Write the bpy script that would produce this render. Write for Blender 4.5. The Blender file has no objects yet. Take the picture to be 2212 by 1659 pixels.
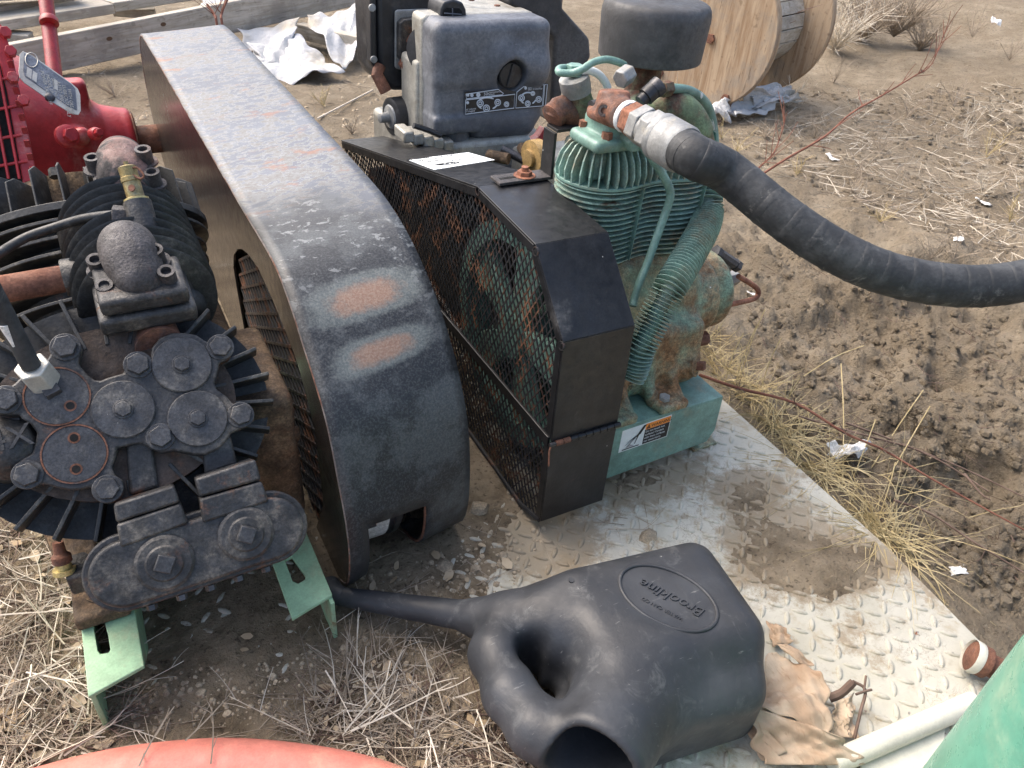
import bpy, math, random
import numpy as np
from mathutils import Vector as V, Matrix
from mathutils.geometry import tessellate_polygon
random.seed(7); rng = np.random.default_rng(7)
S = bpy.context.scene
C = S.collection
# ---------------------------------------------------------------- camera
F, CX, CY = 1650.0, 1106.0, 829.5            # focal length and centre on a 2212 x 1659 picture
PIT, ROL, YAW, CH = math.radians(36), math.radians(5), math.radians(31), 0.95
def yawed(x, y, z): return V((x*math.cos(YAW)+y*math.sin(YAW), -x*math.sin(YAW)+y*math.cos(YAW), z))
FW = yawed(0, math.cos(PIT), -math.sin(PIT)); R0 = yawed(1, 0, 0); U0 = yawed(0, math.sin(PIT), math.cos(PIT))
RT = R0*math.cos(ROL)+U0*math.sin(ROL); UP = -R0*math.sin(ROL)+U0*math.cos(ROL)
CAM = V((0, 0, CH))
cd = bpy.data.cameras.new('camera'); cam = bpy.data.objects.new('camera', cd); C.objects.link(cam); S.camera = cam
cd.sensor_width = 36; cd.lens = F/2212*36; cd.clip_start = .02; cd.clip_end = 500
m4 = Matrix.Identity(4)
for i in range(3):
    m4[i][0] = RT[i]; m4[i][1] = UP[i]; m4[i][2] = -FW[i]; m4[i][3] = CAM[i]
cam.matrix_world = m4
# ---------------------------------------------------------------- world, sun, exposure
w = bpy.data.worlds.new('World'); S.world = w; w.use_nodes = True
SUN_EL, SUN_AZ = math.radians(52), math.radians(-35)
wn = w.node_tree.nodes; sky = wn.new('ShaderNodeTexSky'); sky.sky_type = 'NISHITA'; sky.sun_disc = False
sky.sun_elevation = SUN_EL; sky.sun_rotation = SUN_AZ; sky.air_density = 1.0; sky.dust_density = 6.0; sky.ozone_density = 1.0
wn['Background'].inputs[1].default_value = .15
w.node_tree.links.new(sky.outputs[0], wn['Background'].inputs[0])
sl = bpy.data.lights.new('sun', 'SUN'); sl.energy = 0.8; sl.angle = math.radians(60); sl.color = (1, .98, .95)
so = bpy.data.objects.new('sun', sl); C.objects.link(so)
sd = V((math.sin(SUN_AZ)*math.cos(SUN_EL), math.cos(SUN_AZ)*math.cos(SUN_EL), math.sin(SUN_EL)))
so.rotation_euler = sd.to_track_quat('Z', 'Y').to_euler(); so.location = sd*20
S.view_settings.view_transform = 'Standard'; S.view_settings.look = 'None'; S.view_settings.gamma = 1
S.view_settings.use_curve_mapping = False; S.view_settings.exposure = 1.28
S.render.engine = 'CYCLES'; S.cycles.max_bounces = 6

# ---------------------------------------------------------------- measuring helpers: a picture point to a place in the yard
def ray(u, v): return FW + RT*((u-CX)/F) - UP*((v-CY)/F)
def Z(u, v, z): d = ray(u, v); return CAM + d*((z-CH)/d.z)
def A(u, v, a): d = ray(u, v); return CAM + d*(a/d.x)
def B(u, v, b): d = ray(u, v); return CAM + d*(b/d.y)
def T(u, v, t): return CAM + ray(u, v)*t
def PT(q, O, n): d = ray(*q); return CAM + d*((O-CAM).dot(n)/d.dot(n))
def zq(sx, sy, sc):
    k = 2212/2420
    return lambda x, y: ((sx+x/sc)*k, (sy+y/sc)*k)
z1 = zq(0, 0, 3.6867); z2 = zq(0, 350, 3.6867); z3 = zq(0, 700, 2.9105); z4 = zq(0, 1200, 2.6976); z5 = zq(300, 0, 3.6867)
z6 = zq(860, 0, 4.0963); z7 = zq(1280, 0, 4.6083); z8 = zq(1280, 300, 4.0963); y1 = zq(1300, 650, 3.5298); y2 = zq(780, 280, 2.9892)
y3 = zq(540, 550, 3.6867); y4 = zq(540, 950, 3.6867); y5 = zq(760, 1270, 2.0481); y6 = zq(1700, 1200, 2.6972); y7 = zq(1560, 0, 2.5721); y8 = zq(1560, 700, 2.5721)

# ---------------------------------------------------------------- object helpers
OFF = {}
def tag(o, label=None, cat=None, group=None, kind=None):
    if label: o['label'] = label
    if cat: o['category'] = cat
    if group: o['group'] = group
    if kind: o['kind'] = kind
    return o
def thing(name, label, cat, loc=(0, 0, 0), group=None):
    o = bpy.data.objects.new(name, None); C.objects.link(o); o.location = loc; o.empty_display_size = .05
    OFF[o.name] = V(loc); return tag(o, label, cat, group)
def smooth(me, ang):
    if ang is None: return
    me.polygons.foreach_set('use_smooth', [True]*len(me.polygons))
    if ang < 179: me.set_sharp_from_angle(angle=math.radians(ang))
def mkobj(name, verts, faces, mat, parent=None, ang=40, bevel=0, kind=None, seg=2):
    off = OFF[parent.name] if parent else V((0, 0, 0))
    va = np.array([tuple(v) for v in verts], dtype=float) if not isinstance(verts, np.ndarray) else verts
    if not parent:
        lo = va.min(0); hi = va.max(0); off = V(((lo[0]+hi[0])/2, (lo[1]+hi[1])/2, lo[2]))
        if kind == 'structure' or kind == 'stuff': off = V((0, 0, 0))
    me = bpy.data.meshes.new(name); me.from_pydata((va-np.array(off)).tolist(), [], faces); me.validate(); me.update()
    smooth(me, ang); me.materials.append(mat)
    o = bpy.data.objects.new(name, me); C.objects.link(o)
    if parent: o.parent = parent; OFF[o.name] = off
    else: o.location = off; OFF[o.name] = off
    if bevel:
        b = o.modifiers.new('bevel', 'BEVEL'); b.width = bevel; b.segments = seg; b.limit_method = 'ANGLE'; b.angle_limit = math.radians(35)
        b.harden_normals = False
    if kind: o['kind'] = kind
    return o
def basis(ax):
    ax = V(ax).normalized(); h = V((0, 0, 1)) if abs(ax.z) < .9 else V((1, 0, 0))
    e1 = ax.cross(h).normalized(); return e1, ax.cross(e1).normalized(), ax
class MB:
    def __init__(s): s.v = []; s.f = []
    def add(s, vs, fs):
        k = len(s.v); s.v += [V(v) for v in vs]; s.f += [tuple(i+k for i in f) for f in fs]; return s
    def box(s, c, hx, hy, hz, ex=V((1, 0, 0)), ey=V((0, 1, 0)), ez=V((0, 0, 1))):
        c = V(c); vs = [c+ex*hx*i+ey*hy*j+ez*hz*k for i in (-1, 1) for j in (-1, 1) for k in (-1, 1)]
        return s.add(vs, [(0, 1, 3, 2), (4, 6, 7, 5), (0, 4, 5, 1), (2, 3, 7, 6), (0, 2, 6, 4), (1, 5, 7, 3)])
    def box2(s, lo, hi): return s.box([(a+b)/2 for a, b in zip(lo, hi)], *[(b-a)/2 for a, b in zip(lo, hi)])
    def prism(s, pts, vec):
        vec = V(vec); n = len(pts); pts = [V(p) for p in pts]
        nn = V((0, 0, 0))
        for i in range(n): nn += pts[i].cross(pts[(i+1) % n])
        if nn.dot(vec) > 0: pts = pts[::-1]
        return s.add(pts+[p+vec for p in pts], [tuple(range(n)), tuple(range(2*n-1, n-1, -1))]+[((i+1) % n, i, n+i, n+(i+1) % n) for i in range(n)])
    def cyl(s, p0, p1, r0, r1=None, n=20, rot=0, cap=True):
        p0 = V(p0); p1 = V(p1); r1 = r0 if r1 is None else r1; e1, e2, ax = basis(p1-p0); vs = []
        for p, r in ((p0, r0), (p1, r1)):
            vs += [p+(e1*math.cos(rot+i*2*math.pi/n)+e2*math.sin(rot+i*2*math.pi/n))*r for i in range(n)]
        fs = [(i, (i+1) % n, n+(i+1) % n, n+i) for i in range(n)]
        if cap: fs += [tuple(range(n-1, -1, -1)), tuple(range(n, 2*n))]
        return s.add(vs, fs)
    def hexa(s, p, ax, r, h, rot=0): ax = V(ax).normalized(); return s.cyl(V(p), V(p)+ax*h, r, r*.97, 6, rot)
    def lathe(s, O, ax, prof, n=32, closed=False):
        O = V(O); e1, e2, ax = basis(ax); k = len(prof); vs = []
        for r, h in prof: vs += [O+ax*h+(e1*math.cos(i*2*math.pi/n)+e2*math.sin(i*2*math.pi/n))*r for i in range(n)]
        fs = [(j*n+i, j*n+(i+1) % n, (j+1)*n+(i+1) % n, (j+1)*n+i) for j in range(k-1) for i in range(n)]
        if closed: fs += [((k-1)*n+i, (k-1)*n+(i+1) % n, (i+1) % n, i) for i in range(n)]
        else: fs += [tuple(range(n-1, -1, -1)), tuple(range((k-1)*n, k*n))]
        return s.add(vs, fs)
    def tube(s, pts, r, n=10, cap=True):
        pts = [V(p) for p in pts]; m = len(pts); rs = [r]*m if isinstance(r, (int, float)) else list(r)
        t0 = (pts[1]-pts[0]).normalized(); e1, e2, _ = basis(t0); vs = []
        for i in range(m):
            t = (pts[min(i+1, m-1)]-pts[max(i-1, 0)])
            if t.length < 1e-9: t = t0
            t = t.normalized(); e1 = (e1-t*e1.dot(t)).normalized(); e2 = t.cross(e1)
            vs += [pts[i]+(e1*math.cos(j*2*math.pi/n)+e2*math.sin(j*2*math.pi/n))*rs[i] for j in range(n)]
        fs = [(i*n+j, i*n+(j+1) % n, (i+1)*n+(j+1) % n, (i+1)*n+j) for i in range(m-1) for j in range(n)]
        if cap: fs += [tuple(range(n-1, -1, -1)), tuple(range((m-1)*n, m*n))]
        return s.add(vs, fs)
    def build(s, name, mat, parent=None, ang=40, bevel=0, kind=None, seg=2): return mkobj(name, s.v, s.f, mat, parent, ang, bevel, kind, seg)
def spline(pts, m=8):
    P = [V(p) for p in pts]; P = [P[0]*2-P[1]]+P+[P[-1]*2-P[-2]]; out = []
    for i in range(1, len(P)-2):
        a, b, c, d = P[i-1:i+3]
        for k in range(m):
            t = k/m; out.append(.5*((2*b)+(c-a)*t+(2*a-5*b+4*c-d)*t*t+(3*b-a-3*c+d)*t**3))
    return out+[P[-2]]
def inpoly(x, y, poly):
    c = False; j = len(poly)-1
    for i in range(len(poly)):
        xi, yi = poly[i]; xj, yj = poly[j]
        if (yi > y) != (yj > y) and x < (xj-xi)*(y-yi)/(yj-yi)+xi: c = not c
        j = i
    return c
def plate(outer, holes, f, vec):
    """flat sheet with openings: outlines in 2D, f maps to space, vec is the thickness"""
    vec = V(vec); loops = [outer]+holes; flat = [p for l in loops for p in l]
    tri = tessellate_polygon([[V((p[0], p[1], 0)) for p in l] for l in loops])
    v0 = [f(*p) for p in flat]; n = len(flat); mb = MB(); fs = []
    for t in tri:
        a, b, c = [v0[i] for i in t]
        t = t if (b-a).cross(c-a).dot(vec) < 0 else t[::-1]
        fs += [tuple(t), tuple(i+n for i in t[::-1])]
    k = 0
    for l in loops:
        for i in range(len(l)): fs.append((k+i, k+(i+1) % len(l), n+k+(i+1) % len(l), n+k+i))
        k += len(l)
    return mb.add(v0+[p+vec for p in v0], fs)
def text(body, size, O, ex, ey, mat, parent, name='lettering', ext=.0004, align='LEFT', shear=0, sx=1.0):
    cu = bpy.data.curves.new('t', 'FONT'); cu.body = body; cu.size = size; cu.extrude = ext; cu.align_x = align; cu.shear = shear; cu.resolution_u = 2
    o = bpy.data.objects.new('t', cu); me = bpy.data.meshes.new_from_object(o)
    ex = V(ex).normalized(); ey = V(ey); ey = (ey-ex*ey.dot(ex)).normalized(); ez = ex.cross(ey); O = V(O)
    vs = [O+ex*v.co.x*sx+ey*v.co.y+ez*v.co.z for v in me.vertices]; fs = [tuple(p.vertices) for p in me.polygons]
    bpy.data.objects.remove(o); bpy.data.curves.remove(cu); bpy.data.meshes.remove(me)
    return mkobj(name, vs, fs, mat, parent, None)
# ---- solid modelling from distance fields (castings and mouldings)
def snet(fn, lo, hi, res):
    n = [int(math.ceil((hi[i]-lo[i])/res))+1 for i in range(3)]
    ax = [lo[i]+np.arange(n[i])*res for i in range(3)]
    X, Y, Zz = np.meshgrid(*ax, indexing='ij'); f = fn(X, Y, Zz)
    cells = tuple(k-1 for k in n); acc = np.zeros(cells+(3,)); cnt = np.zeros(cells)
    def sub(d): return f[d[0]:d[0]+cells[0], d[1]:d[1]+cells[1], d[2]:d[2]+cells[2]]
    for axis in range(3):
        oth = [k for k in range(3) if k != axis]
        for i in (0, 1):
            for j in (0, 1):
                d0 = [0, 0, 0]; d0[oth[0]] = i; d0[oth[1]] = j; d1 = list(d0); d1[axis] = 1
                a = sub(d0); b = sub(d1); m = (a < 0) != (b < 0); t = np.where(m, a/np.where(m, a-b, 1), 0)
                acc[..., axis] += np.where(m, t, 0); acc[..., oth[0]] += np.where(m, i, 0); acc[..., oth[1]] += np.where(m, j, 0); cnt += m
    mask = cnt > 0; idx = -np.ones(cells, int); idx[mask] = np.arange(mask.sum())
    p = acc[mask]/cnt[mask][:, None]; g = np.argwhere(mask); verts = np.array(lo)+(g+p)*res
    faces = []
    for axis in range(3):
        o1, o2 = [(axis+1) % 3, (axis+2) % 3]
        s0 = [slice(None)]*3; s1 = [slice(None)]*3; s0[axis] = slice(0, n[axis]-1); s1[axis] = slice(1, n[axis])
        a = f[tuple(s0)] < 0; b = f[tuple(s1)] < 0; e = np.argwhere(a != b)
        e = e[(e[:, o1] > 0) & (e[:, o2] > 0) & (e[:, o1] < n[o1]-1) & (e[:, o2] < n[o2]-1)]
        if len(e) == 0: continue
        c = []
        for d1, d2 in ((-1, -1), (0, -1), (0, 0), (-1, 0)):
            q = e.copy(); q[:, o1] += d1; q[:, o2] += d2; c.append(idx[q[:, 0], q[:, 1], q[:, 2]])
        c = np.stack(c, 1); ins = a[e[:, 0], e[:, 1], e[:, 2]]; c[~ins] = c[~ins][:, ::-1]; faces.append(c)
    return verts, np.concatenate(faces).tolist()
def sdbox(X, Y, Zz, c, h, r=0, R=None):
    P = [X-c[0], Y-c[1], Zz-c[2]]
    if R: P = [P[0]*e[0]+P[1]*e[1]+P[2]*e[2] for e in R]
    q = [abs(P[i])-h[i]+r for i in range(3)]
    return np.sqrt(sum(np.maximum(k, 0)**2 for k in q))+np.minimum(np.maximum(np.maximum(q[0], q[1]), q[2]), 0)-r
def sdcap(X, Y, Zz, p0, p1, r0, r1=None):
    r1 = r0 if r1 is None else r1; p0 = np.array(p0); d = np.array(p1)-p0; L = d.dot(d)
    t = np.clip(((X-p0[0])*d[0]+(Y-p0[1])*d[1]+(Zz-p0[2])*d[2])/L, 0, 1)
    return np.sqrt((X-p0[0]-t*d[0])**2+(Y-p0[1]-t*d[1])**2+(Zz-p0[2]-t*d[2])**2)-(r0+(r1-r0)*t)
def sdcyl(X, Y, Zz, p0, p1, r, rd=.002, r1=None):
    p0 = np.array(p0); d = np.array(p1)-p0; L = np.sqrt(d.dot(d)); d = d/L
    h = (X-p0[0])*d[0]+(Y-p0[1])*d[1]+(Zz-p0[2])*d[2]
    q = np.sqrt(np.maximum((X-p0[0])**2+(Y-p0[1])**2+(Zz-p0[2])**2-h*h, 0))
    rr = r if r1 is None else r+(r1-r)*np.clip(h/L, 0, 1)
    a = q-rr+rd; b = abs(h-L/2)-L/2+rd
    return np.minimum(np.maximum(a, b), 0)+np.sqrt(np.maximum(a, 0)**2+np.maximum(b, 0)**2)-rd
def smin(a, b, k): h = np.clip(.5+.5*(b-a)/k, 0, 1); return b+(a-b)*h-k*h*(1-h)
def smax(a, b, k): return -smin(-a, -b, k)
def cast(fn, lo, hi, res, name, mat, parent, ang=180, bevel=0):
    v, f = snet(fn, lo, hi, res); return mkobj(name, v, f, mat, parent, ang)
# ---- value noise for shaped ground
_tab = rng.random((256, 256))
def vnoise(x, y):
    xi = np.floor(x).astype(int); yi = np.floor(y).astype(int); fx = x-xi; fy = y-yi
    fx = fx*fx*(3-2*fx); fy = fy*fy*(3-2*fy)
    g = lambda i, j: _tab[(xi+i) % 256, (yi+j) % 256]
    return (g(0, 0)*(1-fx)+g(1, 0)*fx)*(1-fy)+(g(0, 1)*(1-fx)+g(1, 1)*fx)*fy
def fbm(x, y, o=4, g=.5):
    s = 0; a = 1; t = 0
    for i in range(o): s = s+a*vnoise(x*2**i+i*17.3, y*2**i+i*9.1); t += a; a *= g
    return s/t

# ---------------------------------------------------------------- materials
class NT:
    def __init__(s, name):
        s.m = bpy.data.materials.new(name); s.m.use_nodes = True; s.t = s.m.node_tree; s.n = s.t.nodes; s.bs = s.n['Principled BSDF']
        s.co = s.n.new('ShaderNodeTexCoord').outputs['Object']
    def set(s, inp, v):
        if hasattr(v, 'is_linked') or hasattr(v, 'links'): s.t.links.new(v, inp)
        elif isinstance(v, (tuple, list)) and len(v) == 3 and inp.type == 'RGBA': inp.default_value = (*v, 1)
        else: inp.default_value = v
    def mapv(s, scale=(1, 1, 1), rot=(0, 0, 0), loc=(0, 0, 0), co=None):
        n = s.n.new('ShaderNodeMapping'); s.set(n.inputs[0], co or s.co); n.inputs['Scale'].default_value = scale; n.inputs['Rotation'].default_value = rot; n.inputs['Location'].default_value = loc; return n.outputs[0]
    def noise(s, sc, det=4, ro=.55, co=None, dist=0):
        n = s.n.new('ShaderNodeTexNoise'); s.set(n.inputs['Vector'], co or s.co); n.inputs['Scale'].default_value = sc; n.inputs['Detail'].default_value = det; n.inputs['Roughness'].default_value = ro; n.inputs['Distortion'].default_value = dist; return n.outputs['Fac']
    def voro(s, sc, co=None, feat='F1'):
        n = s.n.new('ShaderNodeTexVoronoi'); n.feature = feat; s.set(n.inputs['Vector'], co or s.co); n.inputs['Scale'].default_value = sc; return n.outputs['Distance']
    def ramp(s, f, a, b, lo=0., hi=1.):
        n = s.n.new('ShaderNodeMapRange'); s.set(n.inputs[0], f); n.inputs[1].default_value = a; n.inputs[2].default_value = b; n.inputs[3].default_value = lo; n.inputs[4].default_value = hi; n.interpolation_type = 'SMOOTHSTEP'; return n.outputs[0]
    def mix(s, f, a, b):
        n = s.n.new('ShaderNodeMix'); n.data_type = 'RGBA'; s.set(n.inputs[0], f); s.set(n.inputs[6], a); s.set(n.inputs[7], b); return n.outputs[2]
    def math(s, op, a, b=0., c=None):
        n = s.n.new('ShaderNodeMath'); n.operation = op; s.set(n.inputs[0], a); s.set(n.inputs[1], b)
        if c is not None: s.set(n.inputs[2], c)
        return n.outputs[0]
    def sep(s, co=None): n = s.n.new('ShaderNodeSeparateXYZ'); s.set(n.inputs[0], co or s.co); return n.outputs
    def bump(s, h, d, st=1.0):
        n = s.n.new('ShaderNodeBump'); n.inputs['Strength'].default_value = st; n.inputs['Distance'].default_value = d; s.set(n.inputs['Height'], h); s.t.links.new(n.outputs[0], s.bs.inputs['Normal'])
    def out(s, col, rough, metal=0.0, spec=None, coat=None):
        s.set(s.bs.inputs['Base Color'], col); s.set(s.bs.inputs['Roughness'], rough); s.set(s.bs.inputs['Metallic'], metal)
        if spec is not None: s.bs.inputs['Specular IOR Level'].default_value = spec
        if coat: s.bs.inputs['Coat Weight'].default_value = coat; s.bs.inputs['Coat Roughness'].default_value = .25
        return s.m
def worn(name, col, rough=.5, var=.3, rust=None, rthr=.62, rsc=9, rsoft=.06, speck=None, sthr=.1, ssc=60, dust=None, dthr=.55, dsc=14, bump=.0006, bsc=220, metal=0., spec=None, sc=22, coat=None, scratch=None, grain=.28):
    N = NT(name); n1 = N.noise(sc, 5, .6)
    c = N.mix(N.ramp(n1, .3, .7), tuple(k*(1-var) for k in col), tuple(min(1, k*(1+var)) for k in col)); r = rough; mt = metal
    rr = N.ramp(N.noise(60, 3), .3, .7, rough*.82, min(1, rough*1.2))
    if dust:
        f = N.math('MULTIPLY', N.ramp(N.noise(dsc, 6, .65), dthr-.1, dthr+.12), N.ramp(N.noise(150, 4), .25, .7, .35, 1.)); c = N.mix(f, c, dust); rr = N.math('MAXIMUM', rr, N.math('MULTIPLY', f, .85))
    if scratch:
        co = N.mapv((6, 120, 120), (.3, .5, .7)); f = N.math('MULTIPLY', N.ramp(N.noise(3, 4, .6, co), .66, .74), .6); c = N.mix(f, c, scratch)
    if rust:
        nr = N.noise(rsc, 8, .68, None, .4); f = N.ramp(nr, rthr-rsoft, rthr+rsoft); rc = N.mix(N.ramp(N.noise(90, 5), .3, .7), rust, tuple(k*.45 for k in rust))
        c = N.mix(f, c, rc); rr = N.math('MAXIMUM', rr, N.math('MULTIPLY', f, .9))
        if metal: mt = N.math('MULTIPLY', N.math('SUBTRACT', 1., f), metal)
    if speck:
        nv = N.math('ADD', N.voro(ssc), N.ramp(N.noise(12), .35, .65, .25, -.02)); f = N.ramp(nv, sthr, sthr*.6); c = N.mix(f, c, speck)
    if grain:
        gr = N.ramp(N.noise(330, 5, .75), .3, .7, 1-grain, 1+grain); g2_ = N.ramp(N.noise(75, 6, .7), .35, .65, 1-grain*.6, 1+grain*.6); gm_ = N.n.new('ShaderNodeVectorMath'); gm_.operation = 'SCALE'; N.set(gm_.inputs[0], c); N.set(gm_.inputs['Scale'], N.math('MULTIPLY', gr, g2_)); c = gm_.outputs[0]
    if bump: N.bump(N.math('ADD', N.noise(bsc, 4), N.math('MULTIPLY', N.noise(sc*2, 4), .7)), bump)
    return N.out(c, rr, mt, spec, coat)
RUST = (.22, .085, .035); TAN = (.30, .22, .13); DUST = (.27, .24, .2)
M = {}
M['black_paint'] = worn('black enamel', (.012, .0125, .014), .38, .25, dust=(.10, .098, .095), dthr=.68, dsc=9, rust=RUST, rthr=.735, rsc=14, speck=(.45, .45, .42), sthr=.05, ssc=45, bump=.0002)
M['black_mesh'] = worn('rusting black wire', (.02, .02, .022), .5, .3, rust=(.16, .07, .035), rthr=.56, rsc=18, bump=0)
M['cast_black'] = worn('weathered black cast iron', (.030, .030, .031), .52, .4, dust=(.13, .115, .095), dthr=.56, dsc=20, rust=(.16, .075, .04), rthr=.64, rsc=16, bump=.0008, bsc=260, grain=.42)
M['fin_black'] = worn('black finned iron', (.022, .023, .023), .5, .35, dust=(.13, .12, .1), dthr=.6, dsc=14, rust=RUST, rthr=.7, rsc=12, bump=.0004, grain=.42)
M['disc_black'] = worn('black valve cover', (.046, .047, .050), .52, .25, dust=(.14, .13, .115), dthr=.6, dsc=30, rust=(.17, .08, .04), rthr=.73, rsc=20, speck=(.35, .34, .32), sthr=.06, ssc=120, bump=.0005, bsc=400, grain=.42)
M['dirty_iron'] = worn('dirt caked iron', (.085, .055, .032), .9, .45, dust=(.20, .135, .075), dthr=.56, rust=(.16, .07, .03), rthr=.62, bump=.0015, bsc=120, grain=.42)
M['rust'] = worn('rusty iron', (.17, .075, .045), .85, .4, dust=(.06, .05, .05), dthr=.58, dsc=25, bump=.0012, bsc=200)
M['rust_pipe'] = worn('rusty orange pipe', (.25, .105, .06), .85, .3, dust=(.12, .05, .035), dthr=.55, dsc=30, bump=.0008)
M['rust_black'] = worn('rusting black elbow', (.05, .045, .045), .6, .4, rust=(.19, .095, .065), rthr=.66, rsc=14, rsoft=.10, bump=.0012, bsc=280, grain=.42)
M['rust_red'] = worn('rusty red elbow', (.17, .10, .085), .7, .3, rust=(.05, .045, .045), rthr=.5, rsc=20, rsoft=.08, bump=.0012, bsc=280)
M['green'] = worn('green enamel', (.165, .285, .24), .42, .22, dust=(.27, .25, .17), dthr=.64, dsc=14, rust=RUST, rthr=.72, rsc=10, speck=(.5, .52, .45), sthr=.05, ssc=40, bump=.0004, grain=0.14)
M['green_fin'] = worn('green finned iron', (.25, .38, .325), .55, .2, dust=(.27, .23, .16), dthr=.56, dsc=20, rust=(.15, .07, .04), rthr=.66, rsc=16, bump=.0004)
M['green_rust'] = worn('green enamel rusting through', (.17, .26, .18), .6, .3, rust=(.30, .16, .075), rthr=.505, rsc=7, rsoft=.10, dust=(.36, .28, .16), dthr=.52, dsc=12, speck=(.7, .7, .66), sthr=.075, ssc=30, bump=.0009, bsc=160, grain=.42)
M['green_pipe'] = worn('green painted rusty pipe', (.12, .17, .09), .65, .35, rust=(.14, .062, .04), rthr=.5, rsc=9, rsoft=.09, bump=.001, bsc=200)
M['pale_green'] = worn('pale green enamel', (.31, .49, .30), .5, .12, rust=(.3, .16, .06), rthr=.66, rsc=13, dust=(.36, .31, .2), dthr=.6, speck=(.25, .15, .06), sthr=.05, ssc=70, bump=.0002, grain=0.1)
M['red'] = worn('red enamel', (.38, .03, .034), .38, .18, dust=(.45, .2, .17), dthr=.62, dsc=7, rust=(.16, .05, .03), rthr=.74, bump=.0006, bsc=120, grain=0.1)
M['red_dark'] = worn('dark red enamel', (.27, .018, .022), .35, .15, bump=.0003)
M['plastic'] = worn('weathered black moulding', (.088, .096, .113), .46, .18, dust=(.19, .20, .215), dthr=.52, dsc=6, scratch=(.24, .25, .26), bump=.0003, bsc=300, grain=0.12)
M['plastic_dark'] = worn('black moulding', (.02, .021, .024), .42, .3, dust=(.07, .07, .07), bump=.0003, grain=0.15)
M['tank_black'] = worn('faded black tank', (.045, .046, .048), .6, .2, dust=(.1, .1, .1), dthr=.52, dsc=5, bump=.0004, grain=0.12)
M['alu'] = worn('dull aluminium casting', (.36, .35, .31), .5, .2, metal=.35, dust=(.2, .17, .12), dthr=.6, bump=.0008, grain=0.15)
M['galv'] = worn('galvanised fitting', (.27, .275, .27), .6, .2, metal=.3, dust=(.45, .4, .3), dthr=.62, dsc=30, bump=.0005, grain=0.12)
M['steel_white'] = worn('chalky zinc nut', (.5, .49, .44), .5, .12, metal=.3, bump=.0004, grain=0.1)
M['dark_steel'] = worn('dark steel', (.07, .07, .075), .4, .3, metal=.5, rust=RUST, rthr=.65, bump=.0003)
M['brass'] = worn('tarnished brass', (.35, .27, .12), .45, .25, metal=.7, dust=(.24, .22, .15), dthr=.5, dsc=40, bump=.0003)
M['brass_new'] = worn('pale brass', (.55, .45, .2), .4, .15, metal=.5, bump=.0002)
M['white'] = worn('white label', (.72, .76, .76), .5, .05, bump=0, grain=.05)
M['ink'] = worn('black ink', (.016, .016, .018), .5, .1, bump=0, grain=.05)
M['orange'] = worn('orange label', (.85, .28, .05), .5, .05, bump=0, grain=.05)
M['grey_ink'] = worn('grey ink', (.38, .38, .38), .5, .05, bump=0, grain=.05)
M['white_ink'] = worn('pale print', (.62, .66, .7), .5, .05, bump=0, grain=.05)
M['cream_pipe'] = worn('cream plastic pipe', (.62, .6, .5), .4, .08, dust=(.45, .4, .3), dthr=.65, bump=.0002, grain=0.06)
M['green_tank'] = worn('glossy green tank', (.12, .33, .24), .3, .1, dust=(.33, .43, .31), dthr=.56, dsc=5, bump=.0001, grain=.05)
M['pink_hose'] = worn('faded red rubber hose', (.60, .20, .15), .6, .12, dust=(.5, .36, .24), dthr=.6, dsc=6, bump=.0003, grain=.08)
M['dark_body'] = worn('sooty rusting iron', (.05, .036, .028), .8, .4, rust=(.15, .07, .035), rthr=.6, bump=.001)
M['void'] = worn('black interior', (.006, .006, .006), .9, .1, bump=0)
M['glove_tape'] = worn('grey belt', (.55, .55, .54), .6, .15, bump=.0004)
M['tan_disc'] = worn('tan pulley', (.4, .26, .1), .6, .2, bump=.0003)
M['pebble'] = worn('pebble', (.33, .27, .19), .9, .35, sc=4, bump=.001)
# ---------------------------------------------------------------- special materials
def ground_mat():
    N = NT('trampled dirt'); n1 = N.noise(1.6, 6, .6); n2 = N.noise(11, 8, .65); n3 = N.noise(90, 6, .7)
    c = N.mix(N.ramp(n1, .35, .65), (.29, .235, .165), (.40, .335, .245)); c = N.mix(N.ramp(n2, .42, .62), N.mix(.5, c, (.21, .165, .11)), c)
    c = N.mix(N.math('MULTIPLY', N.ramp(N.noise(36, 8, .7), .56, .66), .55), c, (.13, .10, .068)); c = N.mix(N.math('MULTIPLY', N.ramp(n3, .55, .68), .8), c, (.085, .064, .043)); c = N.mix(N.math('MULTIPLY', N.ramp(N.noise(55, 6, .7), .6, .68), .5), c, (.48, .41, .30)); c = N.mix(N.math('MULTIPLY', N.ramp(N.noise(240, 3), .68, .74), .6), c, (.5, .42, .3))
    N.bump(N.math('ADD', N.noise(70, 8, .7), N.math('MULTIPLY', N.noise(260, 5, .7), .45)), .022); return N.out(c, .95, 0, .2)
def mud_mat():
    N = NT('dark damp soil'); n2 = N.noise(14, 8, .65)
    c = N.mix(N.ramp(n2, .35, .65), (.155, .12, .08), (.30, .24, .165)); c = N.mix(N.math('MULTIPLY', N.ramp(N.noise(130, 5), .56, .7), .7), c, (.055, .042, .03))
    c = N.mix(N.math('MULTIPLY', N.ramp(N.noise(200, 3), .66, .72), .5), c, (.42, .35, .24))
    N.bump(N.math('ADD', N.noise(90, 8, .7), N.math('MULTIPLY', N.noise(300, 4), .4)), .007); return N.out(c, .95, 0, .2)
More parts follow.
